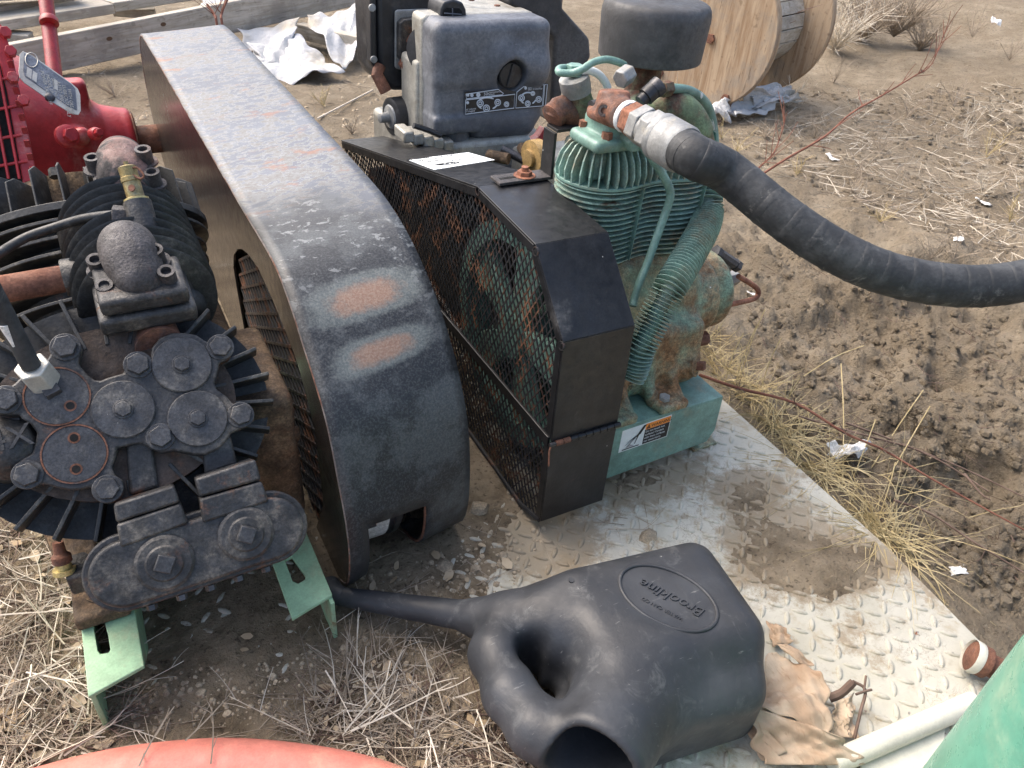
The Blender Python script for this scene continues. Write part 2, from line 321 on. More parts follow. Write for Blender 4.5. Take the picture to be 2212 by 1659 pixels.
def deck_mat():
    N = NT('cream painted tread plate'); c = N.mix(N.ramp(N.noise(9, 5), .3, .7), (.43, .41, .335), (.53, .51, .435))
    c = N.mix(N.math('MULTIPLY', N.ramp(N.noise(16, 8, .65), .55, .68), .8), c, (.37, .31, .215)); c = N.mix(N.math('MULTIPLY', N.ramp(N.noise(7, 9, .75), .50, .62), .85), c, (.27, .21, .135))
    c = N.mix(N.ramp(N.noise(38, 6, .7, None, .3), .665, .70), c, N.mix(N.ramp(N.noise(100), .4, .6), (.3, .3, .3), (.25, .10, .05)))
    sx = N.sep()
    for q, rx, ry in (((1700, 1180), .13, .11), ((1830, 1225), .13, .06), ((1400, 1035), .13, .06), ((1620, 1060), .09, .06), ((1180, 1160), .10, .10)):
        p = Z(*q, 0); ex_ = N.math('POWER', N.math('DIVIDE', N.math('SUBTRACT', sx[0], p.x-.5), rx), 2.); ey_ = N.math('POWER', N.math('DIVIDE', N.math('SUBTRACT', sx[1], p.y-.9), ry), 2.)
        d_ = N.math('ADD', N.math('SQRT', N.math('ADD', ex_, ey_)), N.math('MULTIPLY', N.math('SUBTRACT', N.noise(48, 8, .75), .5), 1.8)); c = N.mix(N.math('MULTIPLY', N.ramp(d_, 1.25, .7), .8), c, (.25, .195, .125))
    f = N.math('MULTIPLY', N.ramp(N.math('ABSOLUTE', N.math('SUBTRACT', N.noise(26, 7, .7, None, 1.2), .5)), .012, .002), N.ramp(N.noise(9), .5, .6)); c = N.mix(N.math('MULTIPLY', f, .8), c, (.2, .16, .11))
    N.bump(N.math('ADD', N.noise(120, 6, .7), N.math('MULTIPLY', N.ramp(N.noise(38, 6, .7, None, .3), .66, .68), -1.)), .0016); return N.out(c, .62, 0, .35)
def guard_mat(p1, p2, root):
    N = NT('oxidised black enamel with painted sky sheen'); s = N.sep(); a, b, zz = s[0], s[1], s[2]
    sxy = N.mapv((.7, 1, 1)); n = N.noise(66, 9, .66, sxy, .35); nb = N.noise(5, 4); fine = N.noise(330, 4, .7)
    top = N.ramp(N.math('ADD', b, N.math('MULTIPLY', N.math('SUBTRACT', nb, .5), .5)), .95-root[1], 1.25-root[1])  # mask for the top, where oxidation and painted sky reflection come in
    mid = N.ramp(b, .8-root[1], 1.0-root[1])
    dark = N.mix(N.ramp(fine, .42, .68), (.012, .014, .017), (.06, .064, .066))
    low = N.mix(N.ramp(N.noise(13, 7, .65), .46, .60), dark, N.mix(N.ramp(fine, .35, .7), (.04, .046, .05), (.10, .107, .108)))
    sky_tint = N.mix(N.ramp(nb, .3, .7), (.095, .105, .128), (.135, .15, .178)); nn = N.math('ADD', n, N.math('MULTIPLY', N.math('SUBTRACT', N.noise(9, 4), .5), .32))  # pale blue-grey: chalky paint plus sky reflection put into the base colour
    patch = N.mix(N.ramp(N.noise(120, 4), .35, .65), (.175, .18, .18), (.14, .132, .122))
    up = N.mix(N.ramp(nn, .50, .525), sky_tint, patch)
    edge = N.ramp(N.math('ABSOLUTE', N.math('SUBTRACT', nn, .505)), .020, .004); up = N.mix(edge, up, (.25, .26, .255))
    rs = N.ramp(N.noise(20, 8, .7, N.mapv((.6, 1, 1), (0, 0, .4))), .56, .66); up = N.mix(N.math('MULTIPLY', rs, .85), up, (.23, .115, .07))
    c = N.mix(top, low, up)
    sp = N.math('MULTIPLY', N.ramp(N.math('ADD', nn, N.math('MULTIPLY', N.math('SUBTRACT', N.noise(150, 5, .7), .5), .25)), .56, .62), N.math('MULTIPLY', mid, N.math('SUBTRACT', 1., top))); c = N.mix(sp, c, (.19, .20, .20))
    for (P, wa, wz, st) in ((p1, .056, .0115, .85), (p2, .048, .0105, .8)):
        P = V(P)-V(root)
        da = N.math('DIVIDE', N.math('SUBTRACT', a, P.x), wa); dz = N.math('DIVIDE', N.math('SUBTRACT', zz, P.z), wz)
        d = N.math('SQRT', N.math('ADD', N.math('POWER', N.math('ABSOLUTE', da), 3.), N.math('POWER', N.math('ABSOLUTE', dz), 3.)))
        d = N.math('ADD', d, N.math('MULTIPLY', N.math('SUBTRACT', N.noise(60, 7, .75), .5), 1.7))
        c = N.mix(N.math('MULTIPLY', N.ramp(d, 2.4, 1.3), .8), c, N.mix(N.ramp(fine, .35, .65), (.10, .115, .115), (.18, .195, .18)))
        c = N.mix(N.math('MULTIPLY', N.ramp(d, 1.3, .3), st*.85), c, N.mix(N.ramp(fine, .35, .65), (.27, .135, .08), (.34, .215, .145)))
    N.bump(N.math('ADD', fine, n), .0004); return N.out(c, N.ramp(fine, .3, .7, .42, .6), 0, .5)
def wood_mat(name, c1, c2, ax=0, sc=1., knots=True):
    N = NT(name); st = [1, 1, 1]; st = [14*sc, 14*sc, 14*sc]; st[ax] = 1.2*sc
    g = N.noise(4, 6, .65, N.mapv(tuple(st)), .5); c = N.mix(N.ramp(g, .35, .65), c1, c2); c = N.mix(N.math('MULTIPLY', N.ramp(N.noise(30, 5), .6, .7), .5), c, tuple(k*.55 for k in c1))
    c = N.mix(N.math('MULTIPLY', N.ramp(N.noise(5, 7, .7), .45, .65), .65), c, (.26, .235, .20)); c = N.mix(N.math('MULTIPLY', N.ramp(N.noise(9, 8, .75, N.mapv(tuple(st))), .58, .64), .6), c, tuple(k*.35 for k in c1))
    if knots: c = N.mix(N.ramp(N.voro(5.5*sc, N.mapv((1, 1, 1.6))), .085, .06), c, (.12, .07, .04))
    N.bump(g, .002); return N.out(c, .8, 0, .25)
def cloth_mat():
    N = NT('weathered woven sheet'); c = N.mix(N.ramp(N.noise(5, 5), .35, .7), (.45, .45, .44), (.55, .55, .55)); c = N.mix(N.math('MULTIPLY', N.ramp(N.noise(3.5, 6), .52, .68), .7), c, (.34, .29, .2))
    N.bump(N.math('ADD', N.noise(60, 5), N.math('MULTIPLY', N.noise(14, 6, .7, N.mapv((1, 1, .3))), 2.)), .005); return N.out(c, .75, 0, .3)
def hose_mat():
    N = NT('wrapped rubber hose'); c = N.mix(N.ramp(N.noise(30, 6, .7), .4, .7), (.026, .028, .030), (.065, .068, .07)); c = N.mix(N.math('MULTIPLY', N.ramp(N.noise(18, 8, .75, None, .5), .56, .68), .75), c, (.2, .195, .18))
    N.bump(N.noise(160, 5), .0008); return N.out(c, .62, 0, .4)
def can_mat():
    N = NT('scuffed black plastic'); c = N.mix(N.ramp(N.noise(9, 5), .35, .65), (.026, .028, .032), (.046, .050, .057)); c = N.mix(N.math('MULTIPLY', N.ramp(N.noise(26, 9, .75, None, .6), .54, .70), .4), c, (.14, .145, .145))
    f = N.ramp(N.noise(3, 5, .7, N.mapv((10, 90, 30), (.2, .4, .9))), .64, .72); c = N.mix(N.math('MULTIPLY', f, .45), c, (.28, .28, .27))
    f = N.ramp(N.noise(3, 5, .7, N.mapv((90, 12, 30), (.1, .2, .5))), .66, .74); c = N.mix(N.math('MULTIPLY', f, .4), c, (.26, .26, .25))
    c = N.mix(N.ramp(N.voro(16), .035, .02), c, (.55, .54, .5)); N.bump(N.noise(90, 6), .0007); return N.out(c, N.ramp(N.noise(25), .3, .7, .42, .62), 0, .45)
def paper_mat():
    N = NT('dry brown paper'); g = N.noise(5, 6, .65, N.mapv((40, 9, 9), (0, 0, .5))); c = N.mix(N.ramp(N.noise(13, 6), .35, .65), (.36, .25, .165), (.52, .41, .30)); c = N.mix(N.math('MULTIPLY', N.ramp(g, .55, .7), .5), c, (.24, .145, .08))
    N.bump(N.math('ADD', g, N.noise(60, 5)), .0016); return N.out(c, .8, 0, .25)
def stem_mat(name, c1, c2):
    N = NT(name); return N.out(N.mix(N.ramp(N.noise(25, 3), .3, .7), c1, c2), .8, 0, .25)
M['ground'] = ground_mat(); M['mud'] = mud_mat(); M['deck'] = deck_mat(); M['cloth'] = cloth_mat(); M['hose'] = hose_mat(); M['can'] = can_mat(); M['paper'] = paper_mat()
M['lumber'] = wood_mat('weathered lumber', (.38, .34, .27), (.52, .48, .41), 0); M['ply'] = wood_mat('weathered plywood', (.30, .20, .12), (.46, .345, .23), 2, .8, False); M['bark'] = wood_mat('broken wood', (.3, .14, .07), (.42, .24, .13), 2, 2, False)
M['straw'] = stem_mat('dry straw', (.40, .31, .15), (.58, .48, .28)); M['weed'] = stem_mat('dead grey stem', (.24, .19, .135), (.42, .355, .28)); M['redstem'] = stem_mat('red stem', (.15, .06, .04), (.24, .11, .075)); M['darkstem'] = stem_mat('dark dry stem', (.10, .065, .05), (.2, .14, .11)); M['pale'] = stem_mat('bleached stem', (.52, .45, .35), (.66, .6, .5))
M['litter'] = worn('white litter', (.7, .69, .66), .6, .1, dust=(.4, .33, .24), dthr=.6, bump=.0003); M['leaf'] = stem_mat('dry leaf litter', (.34, .25, .15), (.48, .4, .29))
# ---------------------------------------------------------------- ground
def deck_edge(b): return np.interp(b, [.05, .23, .455, .87, 1.4], [1.0, 1.02, 1.049, 1.063, 1.07])
def hgt(a, b):
    d = np.sqrt(a*a+b*b); e = deck_edge(b); az = np.arctan2(a, b)
    out = np.clip((a-e)/.15, 0, 1)*np.clip((b+.2)/.2, 0, 1)
    z = -.02+.006*fbm(a*9, b*9, 4)-.012*out*np.exp(-((a-e)/.5)**2)
    mudz = out*np.exp(-((a-1.6)/1.0)**2-((b-.8)/1.0)**2)
    clod = fbm(a*8+5, b*8, 5, .6); z = z+mudz*(np.clip(clod-.44, -.1, .25)*.24+.05*np.abs(fbm(a*15, b*15+3, 4, .6)-.5)-.012+.022*(fbm(a*48, b*48, 3, .65)-.5))
    far = np.clip((d-1.2)/2, 0, 1); z = z+far*(.06*(fbm(a*1.7, b*1.7, 4)-.45)+.035*(fbm(a*6+2, b*6, 4, .55)-.45))
    rise = np.clip((d-3.6)/9, 0, 3); z = z+rise**1.3*.75*np.clip((az-.5)/.3, 0, 1)+np.clip(d-6, 0, 30)**1.05*.06
    z = z+.20*np.exp(-((a-4.6)/.95)**2-((b-1.75)/.8)**2)+.12*np.exp(-((a-5.3)/.6)**2-((b-3.1)/1.2)**2)
    inside = (a < e+.03) & (a > -.19) & (b > -.1) & (b < 2.35); z = np.where(inside, np.minimum(z, -.012), z)
    return z
def hz(a, b): return float(hgt(np.array([a]), np.array([b]))[0])
rr = np.concatenate([[.02], np.geomspace(.25, 7, 420), np.geomspace(7.2, 80, 60)]); fa = np.concatenate([np.linspace(-20, 95, 460), np.linspace(96, 339, 60)])
RR, AA = np.meshgrid(rr, np.radians(fa), indexing='ij'); ga = RR*np.sin(AA); gb = RR*np.cos(AA); gz = hgt(ga, gb)
nr, na = RR.shape; gv = np.stack([ga, gb, gz], -1).reshape(-1, 3)
ii, jj = np.meshgrid(np.arange(nr-1), np.arange(na), indexing='ij'); j2 = (jj+1) % na
gf = np.stack([ii*na+jj, (ii+1)*na+jj, (ii+1)*na+j2, ii*na+j2], -1).reshape(-1, 4)
g = mkobj('ground', gv, gf[:, ::-1].tolist(), M['ground'], None, 180, kind='structure')
# ---------------------------------------------------------------- tread plate deck with its raised lugs and the dirt lying on it
deck = thing('deck_plate', 'cream painted steel tread plate deck under the machines', 'deck plate', (.5, .9, -.006))
dp = [(-.17, .57), (.40, .57), (.42, .02), (.995, .02), (1.02, .23), (1.049, .455), (1.063, .87), (1.07, 1.4), (1.07, 2.3), (-.17, 2.3)]
plate(dp, [], lambda x, y: V((x, y, -.0065)), (0, 0, .0065)).build('plate_sheet', M['deck'], deck, None)
lg = MB(); sp = .0262; rg = random.Random(3)
for i in range(-6, 54):
    for j in range(2, 56):
        x = .02+i*sp; y = j*sp
        if x > deck_edge(y)-.015 or (x < .44 and y < .58) or x > 1.04: continue
        th = math.radians(45 if (i+j) % 2 else -45)+rg.uniform(-.04, .04); e1 = V((math.cos(th), math.sin(th), 0)); e2 = V((-math.sin(th), math.cos(th), 0)); c = V((x, y, -.0004))
        L = .0138*rg.uniform(.93, 1.05); W = .0042; H = .0038; n = 8; vs = []
        for k, (s, h) in enumerate(((1, 0), (.78, .75), (.4, 1))):
            for q in range(n): ang = q*2*math.pi/n; vs.append(c+e1*L*s*math.cos(ang)+e2*W*(s**.6)*math.sin(ang)+V((0, 0, H*h)))
        lg.add(vs, [(k*n+q, k*n+(q+1) % n, (k+1)*n+(q+1) % n, (k+1)*n+q) for k in range(2) for q in range(n)]+[tuple(range(2*n, 3*n))])
lg.build('tread_lug_pattern', M['deck'], deck, 60, kind='stuff')
da = np.arange(-.42, 1.05, .0045); db = np.concatenate([np.arange(.05, 1.1, .0045), np.arange(1.1, 2.3, .012)]); DA, DB = np.meshgrid(da, db, indexing='ij')
def dirtz(a, b):
    n1 = fbm(a*14+3, b*14, 5, .55); n2 = fbm(a*55, b*55, 3)
    bx = np.interp(b, [0, .3, .5, .62, .75, .9, 1.2, 2.3], [.40, .42, .40, .36, .46, .60, .62, .95])
    base = np.clip((bx-a)/.12, -1, 1)*.0065-.0005
    base = np.where((a < .16) & (b > .6), np.minimum(base, .0042+.004*np.clip((.74-b)/.2, -.3, 1)), base)
    front = np.clip((.62-b)/.12, 0, 1)*np.clip((.46-a)/.08, 0, 1)*.008
    def blob(x, y, rx, ry, h): return h*np.exp(-((a-x)/rx)**2-((b-y)/ry)**2)
    pa = Z(1700, 1190, 0); pb = Z(1820, 1225, 0); pc = Z(1400, 1030, 0); pd = Z(1620, 1060, 0)
    base = base+blob(pa.x, pa.y, .10, .085, .0125)+blob(pb.x, pb.y, .10, .045, .0115)+blob(pc.x, pc.y, .09, .035, .011)+blob(pd.x, pd.y, .06, .04, .010)
    base = np.where(a > .62, base+.003*np.clip((b-.85)/.2, 0, 1), base)
    return base+front+(n1-.5)*.010+(n2-.5)*.0045+(fbm(a*150, b*150, 2)-.5)*.004
DZ = dirtz(DA, DB); DZ = np.where((DA > deck_edge(DB)-.012), -.02, DZ); DZ = np.where((DA < .41) & (DB < .56), np.maximum(DZ, .0), DZ)
na, nb = DA.shape; ii, jj = np.meshgrid(np.arange(na-1), np.arange(nb-1), indexing='ij')
keep = np.maximum.reduce([DZ[:-1, :-1], DZ[1:, :-1], DZ[1:, 1:], DZ[:-1, 1:]]) > -.003
ff = np.stack([ii*nb+jj, (ii+1)*nb+jj, (ii+1)*nb+jj+1, ii*nb+jj+1], -1)[keep].tolist()
mkobj('loose_dirt', np.stack([DA, DB, DZ], -1).reshape(-1, 3), ff, M['mud'], None, 180, kind='structure')
def floor(a, b):
    if -.42 < a < 1.04 and .05 < b < 2.28:
        return max(0., float(dirtz(np.array([a]), np.array([b]))[0])) if a < deck_edge(b)-.012 else 0.
    return hz(a, b)
# ---------------------------------------------------------------- large rounded belt guard
GA, GB_ = .19, .387
Lp = [(2.50, .10), (2.53, .22), (2.48, .35), (2.38, .43), (2.2, .447), (1.5, .447), (1.19, .446), (.98, .448), (.90, .425), (.845, .39), (.76, .326), (.722, .243), (.702, .185), (.70, .12), (.722, .05), (.765, .012), (.80, .004)]
Rp = [(2.50, .10), (2.53, .22), (2.48, .35), (2.38, .44), (2.2, .47), (1.5, .47), (1.2, .468), (1.06, .46), (.947, .426), (.843, .358), (.773, .258), (.754, .135), (.772, .047), (.83, .008), (.90, .002)]
def resamp(P, n):
    Q = spline([V((0, p[0], p[1])) for p in P], 14); d = [0]
    for i in range(1, len(Q)): d.append(d[-1]+(Q[i]-Q[i-1]).length)
    out = []; 
    for k in range(n):
        t = d[-1]*k/(n-1); i = max(1, next((q for q in range(len(d)) if d[q] >= t-1e-9), len(d)-1)); u = (t-d[i-1])/max(1e-9, d[i]-d[i-1]); out.append(Q[i-1].lerp(Q[i], u))
    return out
# match the two sides by height round the front so that the bends line up
NS = 120; Ls = resamp(Lp, NS); Rs = resamp(Rp, NS); NW = 26
def gsurf(i, w): p = Ls[i].lerp(Rs[i], w); return V((GA+(GB_-GA)*w, p.y, p.z))
def project(p):
    d = p-CAM; f = d.dot(FW); return (CX+F*d.dot(RT)/f, CY-F*d.dot(UP)/f)
def gfind(u, v):
    best = None
    for i in range(30, NS):
        for k in range(11):
            p = gsurf(i, k/10); q = project(p); e = (q[0]-u)**2+(q[1]-v)**2
            if best is None or e < best[0]: best = (e, p, i)
    return best
P1 = gfind(782, 640)[1]; P2 = gfind(824, 737)[1]
guard = thing('belt_guard', 'large rounded black belt guard with oxidised top, painted sky sheen and two rust patches', 'belt guard', (.29, 1.5, 0))
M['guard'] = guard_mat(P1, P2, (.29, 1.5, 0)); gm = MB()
istart = 108
ws = [0, .06, .125, .18, .25, .32, .4, .48, .56, .62, .68, .75, .82, .88, .94, 1]
vs = [gsurf(i, w)+V((-.004 if w == 0 else .004 if w == 1 else 0, 0, 0)) for i in range(NS) for w in ws]; nw = len(ws)
fs = [(i*nw+k, i*nw+k+1, (i+1)*nw+k+1, (i+1)*nw+k) for i in range(NS-1) for k in range(nw-1) if not (i >= istart and .12 < (ws[k]+ws[k+1])/2 < .63)]
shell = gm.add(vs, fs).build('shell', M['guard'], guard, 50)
so_ = shell.modifiers.new('thickness', 'SOLIDIFY'); so_.thickness = .004; so_.offset = -1
M['side'] = worn('glossy dark side plate', (.030, .027, .025), .22, .2, dust=(.07, .06, .05), dthr=.72, dsc=3, rust=(.14, .06, .035), rthr=.80, bump=0)
win_px = [y3(100, 140), y3(65, 190), y3(62, 300), y3(90, 480), y3(120, 640), y3(165, 900), y3(190, 1010), y3(330, 1500), y4(420, 500), y4(560, 900), y4(680, 1150), y4(780, 1100), y4(850, 890), y4(815, 560), y4(770, 200), y3(700, 1400), y3(610, 1080), y3(520, 850), y3(400, 560), y3(280, 300), y3(190, 180), y3(140, 140)]
win = [(lambda p: (p.y, p.z))(A(*q, GA)) for q in win_px]
lo_ = [(p.y, p.z) for p in Ls]+[(.9, .004), (2.4, .03)]
notch = [(2.40, .10), (2.41, .205), (2.47, .205), (2.47, .1)]
plate(lo_, [win], lambda y, z: V((GA-.004, y, z)), (.004, 0, 0)).build('side_plate', M['side'], guard, None)
ro_ = [(p.y, p.z) for p in Rs]+[(1.0, .004), (2.4, .03)]
plate(ro_, [], lambda y, z: V((GB_+.001, y, z)), (.003, 0, 0)).build('side_plate', M['side'], guard, None)
def lattice(mb, poly, f, du, dv, wd, th, nrm, sl=0.):
    us = [p[0] for p in poly]; vs_ = [p[1] for p in poly]; u0, u1, v0, v1 = min(us), max(us), min(vs_), max(vs_)
    nu = int((u1-u0)/du)+2; nv = int((v1-v0)/dv)+2; nrm = V(nrm)
    for i in range(-1, 2*nu):
        for j in range(-1, 2*nv):
            if (i+j) % 2: continue
            x, y = u0+i*du/2, v0+j*dv/2
            for s in (1, -1):
                x2, y2 = x+du/2, y+s*dv/2
                if not (inpoly((x+x2)/2, (y+y2)/2, poly) and inpoly(x*.9+x2*.1, y*.9+y2*.1, poly) and inpoly(x*.1+x2*.9, y*.1+y2*.9, poly)): continue
                p, q = f(x, y), f(x2, y2); d = (q-p).normalized(); e = d.cross(nrm).normalized()*wd; t = nrm*th*.5
                mb.add([p-e-t, p+e-t, p+e+t, p-e+t, q-e-t, q+e-t, q+e+t, q-e+t], [(0, 4, 5, 1), (1, 5, 6, 2), (2, 6, 7, 3), (3, 7, 4, 0)])
mm = MB(); lattice(mm, win, lambda y, z: V((GA+.004, y, z)), .05, .028, .0022, .003, (1, 0, 0)); mm.build('mesh_panel', M['black_mesh'], guard, None, kind='stuff')
M['edge_wear'] = worn('worn rusty edge', (.19, .17, .155), .7, .3, rust=(.24, .12, .08), rthr=.5, rsc=16, bump=.0006)
MB().tube([gsurf(i, 1)+V((.003, 0, 0)) for i in range(8, NS-2)], .0026, 6).build('worn_edge', M['edge_wear'], guard, 60)
MB().tube([gsurf(i, 0)+V((-.003, 0, 0)) for i in range(8, NS-2)], .0022, 6).build('worn_edge', M['edge_wear'], guard, 60)
sl_ = [gsurf(i, .125) for i in range(NS-3, istart-1, -1)]+[gsurf(istart, w) for w in (.25, .4, .56, .62)]+[gsurf(i, .62) for i in range(istart, NS-2)]
MB().tube(sl_, .0024, 6).build('slot_edge', M['rust'], guard, 60)
fl = thing('drive_flywheel', 'black drive flywheel with grey flat belt inside the rounded guard', 'flywheel', (.28, .95, .02))
fc = V((0, .900, .163))
MB().cyl(fc+V((.203, 0, 0)), fc+V((.285, 0, 0)), .154, n=72).build('rim', M['plastic_dark'], fl)
MB().lathe(fc+V((.222, 0, 0)), (1, 0, 0), [(.154, 0), (.158, .001), (.158, .040), (.154, .041)], 72).build('belt', M['glove_tape'], fl)
MB().lathe(fc+V((.270, 0, 0)), (1, 0, 0), [(.153, 0), (.159, .002), (.159, .010), (.153, .013)], 72).build('flange', M['plastic_dark'], fl)
for k in range(6):
    ang = k*math.pi/3; MB().box(fc+V((.225, math.cos(ang)*.09, math.sin(ang)*.09)), .008, .09, .014, ey=V((0, math.cos(ang), math.sin(ang))), ez=V((0, -math.sin(ang), math.cos(ang)))).build('spoke', M['dark_steel'], fl)
bp = [A(*q, .20) for q in (y4(595, 0), y4(650, 530))]
MB().tube([A(*y3(300, 830), .2), A(*y3(480, 1180), .2), A(*y3(560, 1500), .2), A(*y4(660, 530), .2)], .006, 6).build('tie_rod', M['rust'], guard)
# ---------------------------------------------------------------- angular mesh guard
g2 = thing('mesh_guard', 'angular black sheet guard with expanded mesh side and white sticker', 'belt guard', (.58, 1.2, 0))
PA, PB = .516, .638; pr = [(.728, .028), (.728, .199), (.731, .38), (.828, .484), (1.015, .497), (1.72, .338)]
def lip(mb, p, q, t=.0025): mb.box2([min(a, b) for a, b in zip(p, q)], [max(a, b) for a, b in zip(p, q)])
for i, nm in enumerate(['lower_front_panel', 'front_panel', 'slant_panel', 'flat_panel', 'top_panel']):
    (b0, zz0), (b1, zz1) = pr[i], pr[i+1]
    d = V((0, b1-b0, zz1-zz0)).normalized(); n = V((0, -d.z, d.y)); g = .0015 if i in (1,) else .0004
    p0 = V((0, b0, zz0))+d*g; p1 = V((0, b1, zz1))-d*(.0015 if i == 0 else .0004)
    mb = MB(); mb.prism([V((PA, p0.y, p0.z)), V((PB, p0.y, p0.z)), V((PB, p1.y, p1.z)), V((PA, p1.y, p1.z))], -n*.003)
    mb.build(nm, M['black_paint'], g2, None, .0008)
    s0 = p0-n*.0034+d*.004; s1 = p1-n*.0034-d*.004
    MB().prism([V((PA-.0005, s0.y, s0.z)), V((PA-.0005, s1.y, s1.z)), V((PA-.0005, s1.y-n.y*.014, s1.z-n.z*.014)), V((PA-.0005, s0.y-n.y*.014, s0.z-n.z*.014))], (.0025, 0, 0)).build('edge_lip', M['black_paint'], g2, None, .0006)
mp = [(.733, .012), (.733, .375), (.83, .478), (1.015, .49), (1.715, .332), (1.70, .02), (.80, .004), (.76, .006)]
mm = MB(); lattice(mm, mp, lambda y, z: V((PA+.004+.0006*math.sin(y*160+z*90), y, z)), .0150, .0240, .00125, .0018, (1, 0, 0)); mm.build('mesh_panel', M['black_mesh'], g2, None, kind='stuff')
MB().box2((PA-.003, .735, .188), (PA+.002, 1.7, .206)).build('mid_strap', M['black_paint'], g2, None, .0008)
MB().tube([V((PA+.001, .80, .006)), V((PA+.001, 1.70, .022))], .004, 6).build('bottom_rod', M['black_mesh'], g2)
MB().tube([V((PA+.001, .735, .025)), V((PA+.001, .80, .006))], .004, 6).build('bottom_rod', M['black_mesh'], g2)
hm = MB(); hm.tube([V((PA-.004, .725, .199)), V((PB+.003, .725, .199))], .0032, 8); hm.build('hinge_pin', M['dark_steel'], g2)
for k in range(9):
    x = PA+.006+k*.0133; MB().cyl(V((x, .725, .199)), V((x+.0118, .725, .199)), .0046, n=10).build('hinge_knuckle', M['rust'] if k < 2 else M['black_paint'], g2)
for (b, z_) in ((1.012, .490), (.826, .474), (.735, .372)):
    MB().lathe((PA-.001, b, z_), (1, 0, 0), [(.006, 0), (.0075, 0), (.0075, .003), (.006, .003)], 12, True).build('wire_loop', M['black_mesh'], g2)
MB().tube([V((PA, .726, .199)), V((PA-.006, .722, .19)), V((PA-.004, .721, .16))], .0016, 5).build('wire_loop', M['rust'], g2)
bk = [(.731, .03), (.731, .38), (.828, .478), (1.015, .49), (1.715, .33), (1.70, .02), (.8, .006)]
hole = [(.95+.12*math.cos(t), .25+.12*math.sin(t)) for t in np.linspace(0, 2*math.pi, 33)[:-1]]
plate(bk, [], lambda y, z: V((PB-.004, y, z)), (.003, 0, 0)).build('back_plate', M['black_paint'], g2, None)
# sticker on the sloping top
d = V((0, 1.72-1.015, .338-.497)).normalized(); n = V((0, -d.z, d.y)); O = V((PA, 1.015, .497))
stq = [y2(548, 292), y2(975, 238), y2(1165, 292), y2(735, 362)]; sq = [PT(q, O+n*.0006, n) for q in stq]
st = MB().prism(sq, -n*.0003).build('sticker', M['white'], g2, None)
se = (sq[0]-sq[3]).normalized(); sx_ = (sq[1]-sq[0]).normalized(); cc = (sq[0]+sq[1]+sq[2]+sq[3])/4
sw = (sq[1]-sq[0]).length; sh = (sq[0]-sq[3]).length
def st_at(u, v): return sq[3].lerp(sq[2], u).lerp(sq[0].lerp(sq[1], u), v)+n*.0004
ov = MB(); c0 = st_at(.34, .25); o1 = (st_at(.5, .25)-c0).length; ring = [c0+sx_*o1*math.cos(t)+se*o1*.42*math.sin(t) for t in np.linspace(0, 2*math.pi, 40)]; ov.tube(ring, .0009, 5); ov.build('printed_oval', M['ink'], st, None)
ink = M['ink']; ex = -sx_; ey = -se
text('KSCI', .016, st_at(.45, .33), ex, ey, ink, st, 'printed_lettering', sx=1.2)
for k, (s, u, v) in enumerate((('Houston, TX', .30, .98), ('Ph 713 540', .34, .80), ('Rotary Air', .40, .63))): text(s, .0085, st_at(u+.02, v), ex, ey, ink, st, 'printed_lettering')
for k, (s, u, v) in enumerate((('439-0353', .93, .48), ('4 1-D', .62, .80), ('453-0', .76, .93))): text(s, .016, st_at(u, v), ex, ey, M['grey_ink'], st, 'handwriting', shear=.3)
p, q = st_at(.93, .2), st_at(.7, .95); MB().tube([p, q], .0006, 4).build('printed_rule', M['grey_ink'], st)
# ---------------------------------------------------------------- black V compressor
bc = thing('black_compressor', 'black finned twin cylinder compressor with round valve covers and rusty elbows', 'compressor', (-.02, .98, .09))
n1 = V((0, -.72, .694)); ea = V((1, 0, 0)); ev = V((0, .694, .72)); O1 = T(300, 880, .86); Hc = PT(z3(800, 780), O1, n1)
def h1(x, y, d=0.): return PT(z3(x, y), O1, n1)+n1*d
hp = [(370, 330), (362, 300), (400, 275), (450, 265), (510, 275), (550, 310), (565, 370), (545, 420), (540, 470), (570, 500), (600, 540), (650, 575), (690, 580), (740, 560), (790, 545), (850, 530), (860, 480), (880, 430), (930, 400), (990, 405), (1035, 430), (1045, 350), (1100, 285), (1180, 252), (1270, 250), (1350, 265), (1400, 300), (1440, 320), (1460, 290), (1520, 272), (1580, 300), (1602, 370), (1580, 430), (1510, 462), (1500, 520), (1475, 600), (1490, 640), (1560, 690), (1600, 740), (1660, 735), (1720, 760), (1742, 820), (1710, 890), (1640, 920), (1590, 940), (1560, 990), (1500, 1050), (1420, 1088), (1330, 1090), (1200, 1060), (1110, 1075), (1040, 1050), (980, 1012), (900, 1025), (805, 1045), (790, 1120), (770, 1180), (790, 1230), (840, 1260), (852, 1320), (830, 1390), (760, 1430), (690, 1420), (650, 1370), (620, 1310), (560, 1330), (480, 1335), (400, 1320), (300, 1290), (250, 1310), (180, 1325), (120, 1300), (85, 1230), (95, 1160), (150, 1120), (220, 1080), (240, 1010), (255, 940), (210, 880), (150, 840), (130, 812), (50, 815), (-40, 800), (-70, 720), (-20, 640), (50, 632), (100, 600), (140, 560), (200, 540), (280, 480), (330, 425), (355, 380)]
MB().prism([h1(*p) for p in hp], -n1*.02).build('head_plate', M['cast_black'], bc, 30, .0022)
def disc(x, y, r, h, mat, nm, par=bc, z0=-.001):
    c = h1(x, y); return MB().lathe(c, n1, [(r, z0), (r, h-.0012), (r-.0012, h), (.001, h)], 40).build(nm, mat, par, 30)
for (x, y) in ((850, 780), (1252, 472), (1362, 842)):
    d_ = disc(x, y, .0325, .0035, M['disc_black'], 'valve_cover'); c = h1(x, y, .0035)
    MB().lathe(c, n1, [(.0108, 0), (.0108, .0015), (.001, .0015)], 24).hexa(c+n1*.0015, n1, .0092, .0045, .3).build('cover_bolt', M['disc_black'], d_, 30, .0006)
